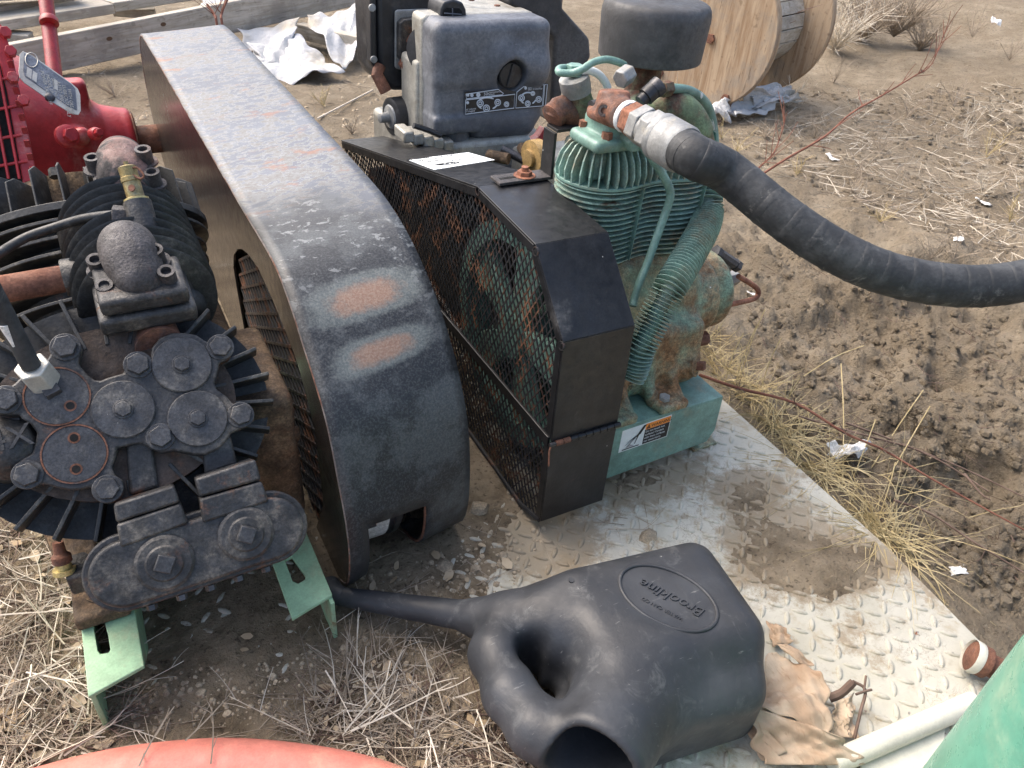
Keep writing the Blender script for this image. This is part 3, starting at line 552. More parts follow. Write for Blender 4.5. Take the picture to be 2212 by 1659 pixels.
for (x, y, hs) in ((395, 690, ((485, 755),)), (515, 1085, ((510, 975), (525, 1190)))):
    d_ = disc(x, y, .0315, .0012, M['disc_black'], 'valve_cap'); MB().lathe(h1(x, y, .0006), n1, [(.0308, 0), (.0325, 0), (.0325, .0014), (.0308, .0014)], 40, True).build('rust_ring', M['rust'], d_)
    for q in hs: MB().lathe(h1(*q, .0013), n1, [(.0062, 0), (.0062, .0004), (.001, .0004)], 18).build('drilled_hole', M['rust'], d_); MB().lathe(h1(*q, .0018), n1, [(.0042, 0), (.0042, .0003), (.001, .0003)], 14).build('drilled_hole', M['void'], d_)
for k, (x, y) in enumerate(((450, 352), (950, 472), (1515, 352), (1655, 818), (1105, 968), (740, 1325), (190, 1228), (40, 712))):
    c = h1(x, y); MB().lathe(c, n1, [(.0155, -.001), (.0155, .002), (.001, .002)], 24).hexa(c+n1*.002, n1, .0128, .0075, k*.37).build('head_bolt', M['disc_black'], bc, 30, .0009)
# head fins and the finned barrel behind the plate
hb = MB(); ring = [Hc+ea*.128*math.cos(t)+ev*.098*math.sin(t)-n1*.018 for t in np.linspace(0, 2*math.pi, 49)[:-1]]; hb.prism(ring, -n1*.055); hb.build('head_body', M['dark_body'], bc, 40)
for k in range(26):
    t = k*2*math.pi/26+.05; e = ea*math.cos(t)*.172+ev*math.sin(t)*.142; L = e.length; e.normalize(); si = n1.cross(e)
    i0 = Hc+e*L*.55-n1*.016; o0 = Hc+e*L-n1*.022
    MB().prism([i0-si*.0022, o0-si*.0022, Hc+e*L*1.02-n1*.066-si*.0022, Hc+e*L*.55-n1*.066-si*.0022], si*.0044).build('head_fin', M['fin_black'], bc, None, .001)
for q, (d_, sc) in enumerate(((.066, .99), (.094, .86), (.110, .85), (.126, .84), (.142, .83), (.158, .82))):
    ring = [Hc+ea*.172*sc*math.cos(t)+ev*.142*sc*math.sin(t)-n1*d_ for t in np.linspace(0, 2*math.pi, 49)[:-1]]; MB().prism(ring, -n1*(.008 if q == 0 else .004)).build('barrel_fin', M['fin_black'], bc, 40)
ring = [Hc+(ea*math.cos(t)+ev*math.sin(t))*.115-n1*.07 for t in np.linspace(0, 2*math.pi, 33)[:-1]]; MB().prism(ring, -n1*.2).build('barrel', M['dark_body'], bc, 40)
# left intake lobe with its cast figures
lo1 = h1(120, 1030, -.03); lo2 = h1(-330, 1000, -.03)
MB().tube([lo2, lo1-ea*.01, lo1+ea*.012, lo1+ea*.02], [.036, .036, .030, .012], 24).build('intake_lobe', M['cast_black'], bc, 60)
text('4X', .034, h1(-60, 1085, .0055), ea, ev, M['cast_black'], bc, 'cast_figures', .002)
# lower manifold
nm = V((0, -.80, .60)); Om = T(430, 1195, .85); em = nm.cross(ea)
def hm_(f, x, y, d=0.): return PT(f(x, y), Om, nm)+nm*d
C1 = hm_(z4, 800, 425); C2 = hm_(z4, 1735, 135)
def stad(r, d):
    ax = (C2-C1).normalized(); ay = nm.cross(ax)
    return [C2+ax*r*math.cos(t)+ay*r*math.sin(t)+nm*d for t in np.linspace(-math.pi/2, math.pi/2, 17)]+[C1+ax*r*math.cos(t)+ay*r*math.sin(t)+nm*d for t in np.linspace(math.pi/2, 1.5*math.pi, 17)]
man = MB().prism(stad(.0425, -.012), -nm*.014).build('manifold_flange', M['cast_black'], bc, 30, .002)
MB().prism(stad(.036, 0), -nm*.045).build('manifold_box', M['cast_black'], bc, 30, .004, seg=3)
MB().prism(stad(.040, -.030), -nm*.02).build('manifold_rear', M['cast_black'], bc, 30, .003)
for (x, y) in ((1050, 350), (1568, 165)):
    c = hm_(z4, x, y); b_ = MB().lathe(c, nm, [(.0305, -.002), (.0305, .003), (.027, .005), (.020, .005), (.018, .0065), (.001, .0065)], 40).build('plug_boss', M['cast_black'], bc, 25)
    MB().cyl(c+nm*.004, c+nm*.013, .0135, .0125, 4, .25).build('square_plug', M['disc_black'], b_, 30, .0012)
for q in (((780, 1430), (1195, 1300), (1240, 1415), (800, 1558)), ((800, 1566), (1242, 1423), (1300, 1560), (830, 1730)), ((1340, 1255), (1755, 1120), (1795, 1262), (1370, 1383)), ((1370, 1391), (1797, 1271), (1850, 1410), (1395, 1560))):
    MB().prism([hm_(z3, *p, .004) for p in q], -nm*.055).build('flange_block', M['cast_black'], bc, 30, .003)
for q in (((855, 960), (1035, 940), (1095, 1330), (880, 1395)), ((1400, 975), (1590, 900), (1655, 1165), (1420, 1245))):
    MB().prism([hm_(z3, *p, -.034) for p in q], -nm*.05).build('port_neck', M['cast_black'], bc, 30, .004, seg=3)
for k in range(5):
    p = C1.lerp(C2, .1+.2*k)+em*(-.043 if em.z > 0 else .043)-nm*.018; MB().hexa(p, -em if em.z > 0 else em, .006, .006, k).build('flange_bolt', M['dark_steel'], bc, 30)
# crankcase, caked with dirt, and its feet
MB().box2((-.165, .84, .098), (.13, 1.22, .30)).build('crankcase', M['dirty_iron'], bc, 30, .018, seg=3)
MB().box2((.05, .80, .125), (.158, .99, .345)).build('end_housing', M['dirty_iron'], bc, 30, .014, seg=3)
MB().prism([A(*z3(1800, 900), .150), A(*z3(2000, 905), .150), A(*z3(2012, 985), .150), A(*z3(1965, 1110), .150), A(*z3(1900, 1130), .150)], (.012, 0, 0)).build('mud_clump', M['dirty_iron'], bc, 30, .004)
MB().prism([T(*z4(270, 120), .97), T(*z4(575, 118), .96), T(*z4(640, 380), .94), T(*z4(480, 400), .95), T(*z4(330, 300), .97)], (.01, .03, .005)).build('end_plate', M['dirty_iron'], bc, 30, .002)
for (x, q) in ((-.118, z4(560, 560)),):
    p = Z(*q, .115); MB().box2((x-.034, p.y-.035, .0915), (x+.030, p.y+.09, .113)).build('foot', M['dirty_iron'], bc, 30, .005); MB().lathe((x+.002, p.y+.005, .113), (0, 0, 1), [(.022, 0), (.022, .003), (.014, .004), (.013, .012), (.001, .013)], 24).build('foot_bolt', M['dirty_iron'], bc, 40)
q0 = T(*z4(560, 400), .95); MB().box(q0, .022, .02, .016).build('drain_block', M['cast_black'], bc, 30, .004)
q1 = T(*z4(480, 430), .94); MB().tube([q1+V((.03, .01, 0)), q1, T(*z4(430, 450), .935)], [.012, .012, .015], 14).build('drain_pipe', M['cast_black'], bc)
b0 = T(*z4(415, 415), .93); b1 = T(*z4(392, 320), .925); MB().lathe(b0, b1-b0, [(.013, 0), (.013, .006), (.009, .006), (.009, .02), (.001, .02)], 18).build('drain_nipple', M['brass_new'], bc); MB().lathe(b0.lerp(b1, .55), b1-b0, [(.007, 0), (.011, .004), (.011, .012), (.007, .016), (.006, .03), (.001, .03)], 18).build('drain_cock', M['rust'], bc)
# rear cylinder, leaning back
n2 = V((0, .70, .714)); e2v = V((0, -.714, .70)); H2 = V((-.03, 1.235, .400))
hub = MB(); ring = [H2+ea*.105*math.cos(t)+e2v*.1*math.sin(t)+n2*.005 for t in np.linspace(0, 2*math.pi, 41)[:-1]]; hub.prism(ring, n2*.055); hub.build('head_body', M['dirty_iron'], bc, 40)
for k in range(30):
    t = k*2*math.pi/30; e = (ea*math.cos(t)*.168+e2v*math.sin(t)*.145); L = e.length; e.normalize(); si = n2.cross(e); hh = .062+.008*math.sin(k*2.4)
    MB().prism([H2+e*L*.6, H2+e*L*.99, H2+e*L*.97+n2*hh*.82, H2+e*L*.86+n2*hh, H2+e*L*.6+n2*hh*.92], si*.003).build('head_fin', M['fin_black'], bc, None, .001)
for q in range(9):
    d_ = q*.021; sc = (1.0, .985, .94, .93, .90, .88, .86, .8, .76)[q]
    ring = [H2+ea*.17*sc*math.cos(t)+e2v*.148*sc*math.sin(t)-n2*d_ for t in np.linspace(0, 2*math.pi, 57)[:-1]]; MB().prism(ring, -n2*(.011 if q == 0 else .005)).build('barrel_fin', M['fin_black'], bc, 40, .001)
ring = [H2+(ea*math.cos(t)+e2v*math.sin(t))*.108 for t in np.linspace(0, 2*math.pi, 33)[:-1]]; MB().prism(ring, -n2*.30).build('barrel', M['cast_black'], bc, 40)
for k in (3, 5): 
    p = H2+ea*(-.11+.03*k)+e2v*.11+n2*.05; MB().cyl(p, p+n2*.012, .009, .008, 6).build('head_bolt', M['fin_black'], bc)
# finned cross-over between the two heads
W0 = T(272, 500, 1.06); W1 = T(325, 655, .945); wd = (W1-W0).normalized(); w1, w2, _ = basis(wd)
for k in range(9):
    c = W0.lerp(W1, k/8); r = .083 if k < 8 else .08
    MB().lathe(c, wd, [(.03, -.0022), (r-.003, -.0022), (r, 0), (r-.003, .0022), (.03, .0022)], 48).build('crossover_fin', M['fin_black'], bc, 50)
MB().tube([W0-wd*.03, W0, W1, W1+wd*.006, W1+wd*.014], [.055, .056, .056, .05, .03], 32).build('crossover_body', M['cast_black'], bc, 60)
dm = W1+wd*.004+ea*.035-V((0, 0, .012)); MB().tube([dm, dm+wd*.012, dm+wd*.019], [.03, .025, .012], 24).build('crossover_dome', M['fin_black'], bc, 70)
# flanged elbows
def sock(p, ax, mat, r=.0095, h=.022): 
    p = V(p); ax = V(ax).normalized(); MB().lathe(p, ax, [(r*1.5, 0), (r*1.5, .003), (r, .003), (r, h), (r*.62, h), (r*.6, h-.007), (.0005, h-.007)], 18).build('socket_bolt', mat, bc, 30)
up1 = V((.0, -.16, .985)); F1c = T(*z2(1250, 1275), .895)
MB().box(F1c+up1*.014, .047, .036, .011, ey=V((0, .985, .16)), ez=up1).build('elbow_flange', M['cast_black'], bc, 30, .006, seg=3)
MB().box(F1c-up1*.010, .052, .040, .0115, ey=V((0, .985, .16)), ez=up1).build('elbow_flange', M['cast_black'], bc, 30, .006, seg=3)
MB().tube([F1c-up1*.015, F1c-up1*.05, h1(1100, 330, -.02)], .027, 20).build('riser_pipe', M['rust'], bc, 70)
ea1 = [F1c+up1*.02, T(*z2(1195, 1130), .905), T(*z2(1140, 1000), .915), T(*z2(1112, 905), .93), T(*z2(1100, 860), .96), T(*z2(1100, 850), 1.02)]

def elb(P, r, k=.012):
    def f(X, Y, Zz):
        d = None
        for p, q in zip(P[:-1], P[1:]): c = sdcap(X, Y, Zz, tuple(p), tuple(q), r); d = c if d is None else smin(d, c, k)
        return d
    return f
def elbow(P, r, mat):
    lo = [min(p[i] for p in P)-r-.01 for i in range(3)]; hi = [max(p[i] for p in P)+r+.01 for i in range(3)]; cast(elb(P, r), lo, hi, .0032, 'elbow', mat, bc)
elbow([F1c+up1*.024, T(*z2(1150, 975), .884), T(*z2(1110, 868), .892), T(*z2(1105, 845), .96)], .0285, M['rust_black'])
fl1 = [T(*q, .905) for q in (z2(820, 1050), z2(900, 960), z2(1380, 900), z2(1480, 1000), z2(1470, 1110), z2(1000, 1240), z2(830, 1180))]
MB().prism(fl1, V((0, .03, -.012))).build('elbow_flange', M['cast_black'], bc, 30, .005, seg=3)
for q, t in (((865, 1050), .893), ((1375, 965), .898), ((945, 1270), .872), ((1475, 1150), .885)): p = T(*z2(*q), t); sock(p-V((0, 0, .004)), (-.08, -.35, .93), M['rust_black'])
MB().prism([T(*q, .935) for q in (z2(640, 960), z2(720, 950), z2(1000, 1240), z2(1000, 1560), z2(760, 1560), z2(700, 1300), z2(600, 1150))], V((.01, .05, 0))).build('side_port', M['cast_black'], bc, 30, .008, seg=3)
ps = T(*z2(600, 1125), .945); MB().tube([ps+V((.02, 0, 0)), T(*z2(0, 1235), .90), T(*z2(-400, 1310), .87)], .0165, 18).build('rusty_pipe', M['rust_pipe'], bc)
MB().lathe(ps-V((.004, 0, 0)), V((1, 0, 0)), [(.022, -.002), (.023, .0), (.023, .03), (.02, .032)], 24).build('pipe_socket', M['cast_black'], bc, 40)
F2p = [T(*q, 1.06) for q in (z1(760, 1640), z1(780, 1480), z1(870, 1385), z1(1290, 1330), z1(1330, 1420), z2(1440, 330), z2(1445, 430), z2(870, 520), z2(830, 440))]
MB().prism(F2p, V((0, .03, -.03))).build('elbow_flange', M['cast_black'], bc, 30, .006, seg=3)
eb = [T(*z2(1120, 440), 1.04), T(*z2(1100, 250), 1.04), T(*z1(1070, 1480), 1.05), T(*z1(1050, 1360), 1.08), T(*z1(1040, 1320), 1.13), T(*z1(1050, 1330), 1.2)]
elbow([T(*z2(1130, 430), 1.045), T(*z2(1100, 250), 1.045), T(*z1(1075, 1440), 1.06), T(*z1(1060, 1380), 1.14)], .0325, M['rust_red'])
for q in ((835, 175), (1270, 105), (920, 360), (1345, 300)): p = T(*z2(*q), 1.045); sock(p-V((0, 0, .004)), (-.06, -.2, .97), M['rust_black'], .0105, .022)
# relief valve with its pull ring, and the copper line
v0 = T(*z2(1265, 730), .955); v1 = T(*z2(1195, 470), .955); v2 = T(*z2(1105, 160), .95); vd = (v2-v1).normalized()
MB().tube([v0, v1], [.017, .0165], 20).build('valve_fitting', M['cast_black'], bc, 40)
L = (v2-v1).length
MB().lathe(v1, vd, [(.013, -.003), (.0145, 0), (.0145, .004), (.0105, .006), (.0105, L*.55), (.0115, L*.57), (.0115, L*.68), (.0105, L*.7), (.0112, L*.97), (.009, L), (.003, L), (.0028, L+.006), (.0005, L+.006)], 20).build('relief_valve', M['brass'], bc, 30)
MB().lathe(v1, vd, [(.0105, -.002), (.0148, -.001), (.0148, .004), (.0105, .005)], 24, True).build('brass_collar', M['brass_new'], bc)
rg_ = [T(*z2(*q), .945) for q in ((1130, 180), (1190, 170), (1245, 220), (1250, 250), (1215, 265), (1150, 225), (1130, 180))]; MB().tube(spline(rg_, 4), .0013, 6).build('pull_ring', M['rust'], bc)
MB().cyl(v1.lerp(v2, .33)-FW*.0106+RT*.003, v1.lerp(v2, .33)-FW*.0120+RT*.003, .0042, n=14).build('vent_hole', M['rust'], bc)
tb = [T(*z2(*q), t) for q, t in (((1100, 590), .955), ((980, 582), .95), ((720, 618), .945), ((480, 690), .94), ((250, 770), .93), ((100, 850), .92), ((0, 915), .91), ((-200, 1040), .9))]
MB().tube(spline(tb, 6), .0058, 12).build('air_line', M['fin_black'], bc)
MB().hexa(T(*z2(985, 585), .95), tb[0]-tb[1], .013, .021).build('line_nut', M['rust_black'], bc, 30, .001)
MB().tube([T(*z2(1080, 590), .955), T(*z2(1170, 610), .955)], .0085, 14).build('line_stub', M['dark_steel'], bc)
# white nut and hose on the head
w0 = h1(385, 690, .001); w1_ = T(*z3(310, 590), .835); w2_ = T(*z3(215, 480), .81); w3 = T(*z3(0, 70), .76); w4 = T(*z3(-260, -420), .71)
MB().cyl(w0, w1_, .0115, .0115, 4, .6).build('square_stem', M['dark_steel'], bc, 30, .001)
MB().hexa(w1_, w2_-w1_, .0185, (w2_-w1_).length, .4).build('white_nut', M['steel_white'], bc, 30, .0014)
MB().tube([w2_, w3, w4], .0098, 16).build('delivery_hose', M['hose'], bc)
MB().tube([w2_.lerp(w3, .35)-FW*.0092, w2_.lerp(w3, .7)-FW*.0092], [.003, .005], 8).build('paint_smear', M['litter'], bc)
# ---------------------------------------------------------------- pale green rails
def rail(x0, x1, b0, slot, web_left, label):
    r = thing('base_rail', label, 'rail', ((x0+x1)/2, .9, 0), 'pale green slotted base rails'); b1 = 1.25
    s = [(p.x, p.y) for p in (Z(*q, .09) for q in slot)]
    plate([(x0, b0-.004), (x1, b0+.012), (x1, b1), (x0, b1)], [s], lambda x, y: V((x, y, .084)), (0, 0, .006)).build('top_flange', M['pale_green'], r, None, .0012)
    x = x0 if web_left else x1-.006
    MB().prism([V((x, b0+.002, .0835)), V((x, b1, .0835)), V((x, b1, -.004)), V((x, b0+.004, -.004))], (.006, 0, 0)).build('web', M['pale_green'], r, None, .0012)
    if web_left: MB().prism([V((x1-.006, b0+.016, .0835)), V((x1-.006, b1, .0835)), V((x1-.006, b1, -.002)), V((x1-.006, b0+.11, -.002)), V((x1-.006, b0+.05, .05))], (.006, 0, 0)).build('web', M['pale_green'], r, None, .0012)
rail(-.148, -.085, .660, [z4(592, 712), z4(660, 700), z4(690, 820), z4(703, 905), z4(690, 922), z4(640, 930), z4(622, 910), z4(600, 780)], True, 'pale green slotted rail under the intake lobe end, dirt on its bolt')
rail(.094, .153, .668, [z4(1815, 330), z4(1860, 310), z4(1945, 430), z4(1945, 455), z4(1900, 482), z4(1865, 465)], False, 'pale green slotted rail beside the rounded belt guard')
# ---------------------------------------------------------------- red power unit
rd = thing('red_power_unit', 'red engine housing with a nameplate and wire grille driving the rounded guard', 'engine', (-.25, 2.45, 0))
ac = V((0, 2.45, .135))
def bell(X, Y, Zz):
    q = np.sqrt((Y-ac.y)**2+(Zz-ac.z)**2)
    prof = np.interp(X, [-.6, -.26, -.20, -.06, .0, .05, .10, .115, .125], [.31, .31, .30, .20, .145, .105, .092, .092, .08])
    f = np.maximum((q-prof)*.72, X-.125); f = smin(f, sdcap(X, Y, Zz, (-.02, 2.33, .19), (-.01, 2.27, .22), .022), .02)
    f = smin(f, sdbox(X, Y, Zz, (-.02, 2.41, .295), (.05, .03, .03), .015), .03)
    return np.maximum(f, .001-Zz)
cast(bell, (-.58, 2.1, -.01), (.14, 2.8, .50), .0075, 'bell_housing', M['red'], rd)
MB().cyl(ac+V((.10, 0, 0)), ac+V((.20, 0, 0)), .040, n=28).build('shaft_collar', M['rust'], rd); MB().cyl(ac+V((.19, 0, 0)), ac+V((.36, 0, 0)), .03, n=24).build('output_shaft', M['dark_steel'], rd)
MB().lathe(ac+V((.118, 0, 0)), (1, 0, 0), [(.083, 0), (.083, .008), (.075, .012), (.04, .012)], 36).build('seal_ring', M['rust'], rd)
MB().box2((-.62, 2.15, .0), (-.05, 2.75, .06)).build('skid', M['red_dark'], rd, 30, .01)
nq = zq(0, 80, 7.3733); npn = V((.38, -.62, .69)).normalized(); npo = T(*nq(900, 850), 1.875)
def npt(x, y, d=0): return PT(nq(x, y), npo, npn)+npn*d
pl = [(345, 350), (400, 300), (560, 370), (1250, 860), (1360, 960), (1400, 1060), (1410, 1340), (1370, 1410), (1270, 1400), (930, 1200), (860, 1180), (800, 1110), (420, 850), (340, 760), (325, 660)]
npl = MB().prism([npt(*p) for p in pl], -npn*.002).build('nameplate', M['steel_white'], rd, None, .0006)
M['plate_blue'] = worn('grey printed plate', (.10, .115, .145), .4, .15, dust=(.22, .24, .27), dthr=.5, dsc=12, bump=0)
MB().prism([npt(*p, .0012) for p in ((420, 340), (560, 400), (1240, 880), (1310, 960), (1340, 1330), (1200, 1270), (430, 740), (405, 640))], -npn*.001).build('print_panel', M['plate_blue'], npl, None)
for q in (((470, 580), (555, 630), (540, 795), (455, 740)), ((575, 650), (650, 700), (635, 860), (555, 800)), ((940, 785), (1000, 830), (1005, 1000), (945, 960))): MB().prism([npt(*p, .002) for p in q], -npn*.0006).build('stamped_box', M['steel_white'], npl, None)
MB().tube([npt(545+125*math.cos(t)*.8-40*math.sin(t), 465+110*math.sin(t)+60*math.cos(t), .002) for t in np.linspace(0, 2*math.pi, 25)], .0012, 5).build('printed_oval', M['steel_white'], npl)
for k in range(6):
    p = npt(700+95*k, 650+62*k, .0018); q = npt(790+85*k, 990+48*k, .0018); ex_ = (q-p).normalized(); text(('POWER TAKE-OFF', 'MODEL SP', 'SERIAL No', 'RATIO SPEC', 'LUBRICATE ONLY', 'WITH GREASE')[k], .011, p, ex_, npn.cross(ex_), M['steel_white'], npl, 'plate_lettering', .0003)
MB().lathe(npt(870, 1110), npn, [(.011, -.004), (.011, .003), (.008, .006), (.001, .007)], 18).build('rivet', M['dark_steel'], npl)
for q, t, r in ((z1(600, 1180), 1.83, .021), (z1(845, 1160), 1.86, .012)):
    p = T(*q, t); a_ = V((.35, -.8, .35)).normalized(); MB().lathe(p-a_*.02, a_, [(r*1.25, 0), (r*1.25, .016), (r*.9, .022), (.001, .022)], 20).build('plug_boss', M['red'], rd, 40); MB().hexa(p, a_, r*.8, .02).build('hex_plug', M['red'], rd, 30, .001)
gn = V((.1, -.85, .5)).normalized(); go = T(40, 240, 1.78)
def gp(q, d=0): return PT(q, go, gn)+gn*d
MB().prism([gp(z1(*p)) for p in ((-60, 130), (30, 240), (110, 480), (330, 1560), (200, 1600), (60, 800), (-60, 300))], -gn*.03).build('grille_frame', M['red'], rd, None, .003)
MB().prism([gp(z1(*p), -.006) for p in ((-900, 300), (-60, 300), (60, 800), (230, 1600), (-900, 1700))], -gn*.012).build('grille_backing', M['void'], rd, None)
wr = MB()
for k, y in enumerate((700, 950, 1200, 1430)): MB().tube([gp(z1(-900, y+170), .002), gp(z1(100+k*45, y-25), .002)], .0034, 6).build('grille_wire', M['red'], rd)
for k in range(6): MB().tube([gp(z1(-60-95*k+40, 560), .004), gp(z1(100-95*k+70, 1560), .004)], .0034, 6).build('grille_wire', M['red'], rd)
for k in range(9): p = gp(z1(95+k*24, 560+k*115), .001); MB().box(p, .006, .004, .008).build('grille_clip', M['red_dark'], rd, None, .001)
for q in ((50, 300), (95, 465), (115, 690), (205, 890)): p = gp(z1(*q), .004); MB().hexa(p, gn, .013, .018).build('grille_bolt', M['red'], rd, 30, .001)
for k in range(4): MB().box(ac+V((-.55-.1*k, 0, .15)), .03, .28, .3).build('radiator_core', M['red_dark'], rd, None, .01)
po = thing('red_post', 'upright dark red steel post with a collar behind the red engine housing', 'post', tuple(T(118, 165, 2.42).xy)+(0,))
pb, pt_ = T(119, 172, 2.44), T(95, -40, 2.52); pd_ = (pt_-pb).normalized(); pb = pb-pd_*(pb.z/pd_.z)
MB().tube([pb, pt_], .0225, 20).build('tube', M['red_dark'], po, 40); MB().lathe(T(106, 45, 2.47), pd_, [(.023, -.012), (.028, -.010), (.028, .004), (.023, .012)], 24).build('collar', M['red_dark'], po, 40)
MB().lathe(pb, pd_, [(.05, -.01), (.05, .006), (.001, .006)], 20).build('foot', M['red_dark'], po)
# ---------------------------------------------------------------- green compressor pump on its stand
sd_ = thing('pump_stand', 'green folded steel stand with a hot surface warning label', 'stand', (.77, .95, 0))
G = M['green']
MB().box2((.60, .773, .1365), (.915, 1.16, .140)).build('top_sheet', G, sd_, None, .001)
MB().prism([V((.60, .773, .1362)), V((.915, .773, .1362)), V((.918, .773, .06)), V((.905, .773, .035)), V((.60, .773, .022))], (0, .0035, 0)).build('front_web', G, sd_, None, .0008)
MB().box2((.60, 1.156, .022), (.915, 1.16, .1362)).build('rear_web', G, sd_, None, .0008)
for y in (.795, 1.10):
    MB().prism([V((.908, y, .1362)), V((.908, y+.05, .1362)), V((.908, y+.05, .0065)), V((.908, y, .0065))], (.004, 0, 0)).build('leg', G, sd_, None, .0008)
    MB().box2((.893, y-.008, .0), (.952, y+.055, .006)).build('foot', M['green_rust'], sd_, None, .001)
    MB().box2((.62, y, .0), (.66, y+.05, .1362)).build('leg', G, sd_, None, .001)
# warning label
wl = [(300, 815), (1915, 270), (1740, 985), (155, 1530)]; wq = zq(1450, 960, 13.826); Wp = [B(*wq(*p), .7727) for p in wl]
lab = MB().prism(Wp, (0, .0003, 0)).build('warning_label', M['white'], sd_, None)
def wl_at(u, v, d): return Wp[0].lerp(Wp[1], u).lerp(Wp[3].lerp(Wp[2], u), v)+V((0, -d, 0))
def quad(u0, u1, v0, v1, d): return [wl_at(u0, v0, d), wl_at(u1, v0, d), wl_at(u1, v1, d), wl_at(u0, v1, d)]
MB().prism(quad(.475, .985, .035, .30, .0004), (0, .0002, 0)).build('orange_band', M['orange'], lab, None)
MB().prism(quad(.475, .985, .31, .965, .0004), (0, .0002, 0)).build('black_panel', M['ink'], lab, None)
wx = (Wp[1]-Wp[0]).normalized(); wy = (Wp[0]-Wp[3]).normalized(); lh = (Wp[0]-Wp[3]).length
text('WARNING', lh*.185, wl_at(.585, .245, .0007), wx, wy, M['ink'], lab, 'printed_lettering', .0001, shear=.1, sx=1.0)
MB().prism([wl_at(.495, .27, .0007), wl_at(.575, .27, .0007), wl_at(.535, .075, .0007)], (0, .0001, 0)).build('warning_triangle', M['ink'], lab, None)
text('!', lh*.13, wl_at(.527, .25, .0010), wx, wy, M['orange'], lab, 'printed_lettering', .0001)
for k, s in enumerate(('Do not touch hot', 'surfaces! Contact', 'with these surfaces', 'can cause injury.')): text(s, lh*.125, wl_at(.492, .44+.145*k, .0007), wx, wy, M['white'], lab, 'printed_lettering', .0001, sx=.93)
hd = MB()
for sg in (((.46, .05), (.36, .40), .028, .035), ((.36, .40), (.27, .52), .035, .025), ((.30, .46), (.13, .62), .014, .006), ((.28, .50), (.10, .76), .013, .006), ((.29, .53), (.14, .85), .013, .006), ((.35, .44), (.30, .80), .014, .007)):
    (ua, va), (ub, vb), ra, rb = sg; hd.add([wl_at(ua-ra, va, .0006), wl_at(ua+ra, va, .0006), wl_at(ub+rb, vb, .0006), wl_at(ub-rb, vb, .0006)], [(0, 1, 2, 3)])
hd.build('hand_pictogram', M['ink'], lab, None); MB().prism(quad(.06, .40, .90, .945, .0006), (0, .0001, 0)).build('surface_bar', M['ink'], lab, None); MB().prism([wl_at(.12, .88, .0006), wl_at(.20, .74, .0006), wl_at(.24, .80, .0006), wl_at(.30, .86, .0006)], (0, .0001, 0)).build('heat_mark', M['grey_ink'], lab, None)
pm = thing('green_pump', 'green twin cylinder compressor pump with rust streaked crankcase and finned pipe', 'compressor', (.79, .95, .14))
ck = V((0, .95, .255))
def crank(X, Y, Zz):
    tp = np.clip((Zz-.14)/.16, 0, 1)
    f = sdbox(X, Y, Zz, (.795, .955, .25), (.115, .092, .095), .045)
    f = smin(f, sdbox(X, Y, Zz, (.768, .932, .208), (.126, .104, .066), .018), .03)
    f = smin(f, sdcyl(X, Y, Zz, (.86, ck.y, ck.z+.005), (.955, ck.y, ck.z+.005), .082, .012), .015)
    f = smin(f, sdcyl(X, Y, Zz, (.95, ck.y, ck.z+.005), (1.0, ck.y, ck.z+.005), .076, .022), .006)
    f = smin(f, sdbox(X, Y, Zz, (.775, .95, .355), (.12, .066, .035), .03), .035)
    for (x, y) in ((.80, .803), (.69, .803), (.80, 1.10), (.69, 1.10)):
        s = 1 if y > .95 else -1; f = smin(f, sdbox(X, Y, Zz, (x, y, .1495), (.031, .034, .0095), .006), .008)
        for q in (-.027, .027): f = smin(f, sdcap(X, Y, Zz, (x+q, y+.0, .15), (x+q*.8, .95+s*.085, .225), .009, .014), .014)
    bp_ = B(*y1(1130, 745), .838); f = smin(f, sdcap(X, Y, Zz, (.84, .93, .20), (bp_.x, bp_.y, bp_.z), .034, .024), .02)
    return np.maximum(f, .1402-Zz)
cast(crank, (.63, .74, .134), (1.02, 1.16, .41), .0042, 'crankcase', M['green_rust'], pm)
bp_ = B(*y1(1130, 745), .838); bd = V((.50, -.82, .28)).normalized()
MB().lathe(bp_+bd*.016, bd, [(.0215, -.02), (.0215, 0), (.0215, .004), (.017, .005), (.016, .001), (.001, .001)], 24).build('oil_port', M['green_rust'], pm, 40); MB().cyl(bp_+bd*.018, bp_+bd*.036, .011, .0105, 4, .5).build('square_plug', M['rust'], pm, 30, .0012)
q = B(*y1(1200, 540), .90); MB().hexa(q, (.95, -.2, .05), .0145, .028).build('drain_plug', M['rust'], pm, 30, .001)
fb = Z(*y1(957, 1012), .165); MB().hexa(V((fb.x, fb.y, .1585)), (0, 0, 1), .0105, .0075, .4).build('foot_bolt', M['galv'], pm, 30, .0008)
tl = [B(*y1(*p), .8265) for p in ((640, 925), (860, 850))]; ex_ = (tl[1]-tl[0]).normalized()
text('GEORF', .0185, tl[0]+V((0, .001, 0)), ex_, (0, .15, 1), M['green_rust'], pm, 'cast_lettering', .003); tl2 = B(*y1(620, 978), .8265); text('07F', .0125, tl2+V((0, .001, 0)), ex_, (0, .15, 1), M['green_rust'], pm, 'cast_lettering', .003)
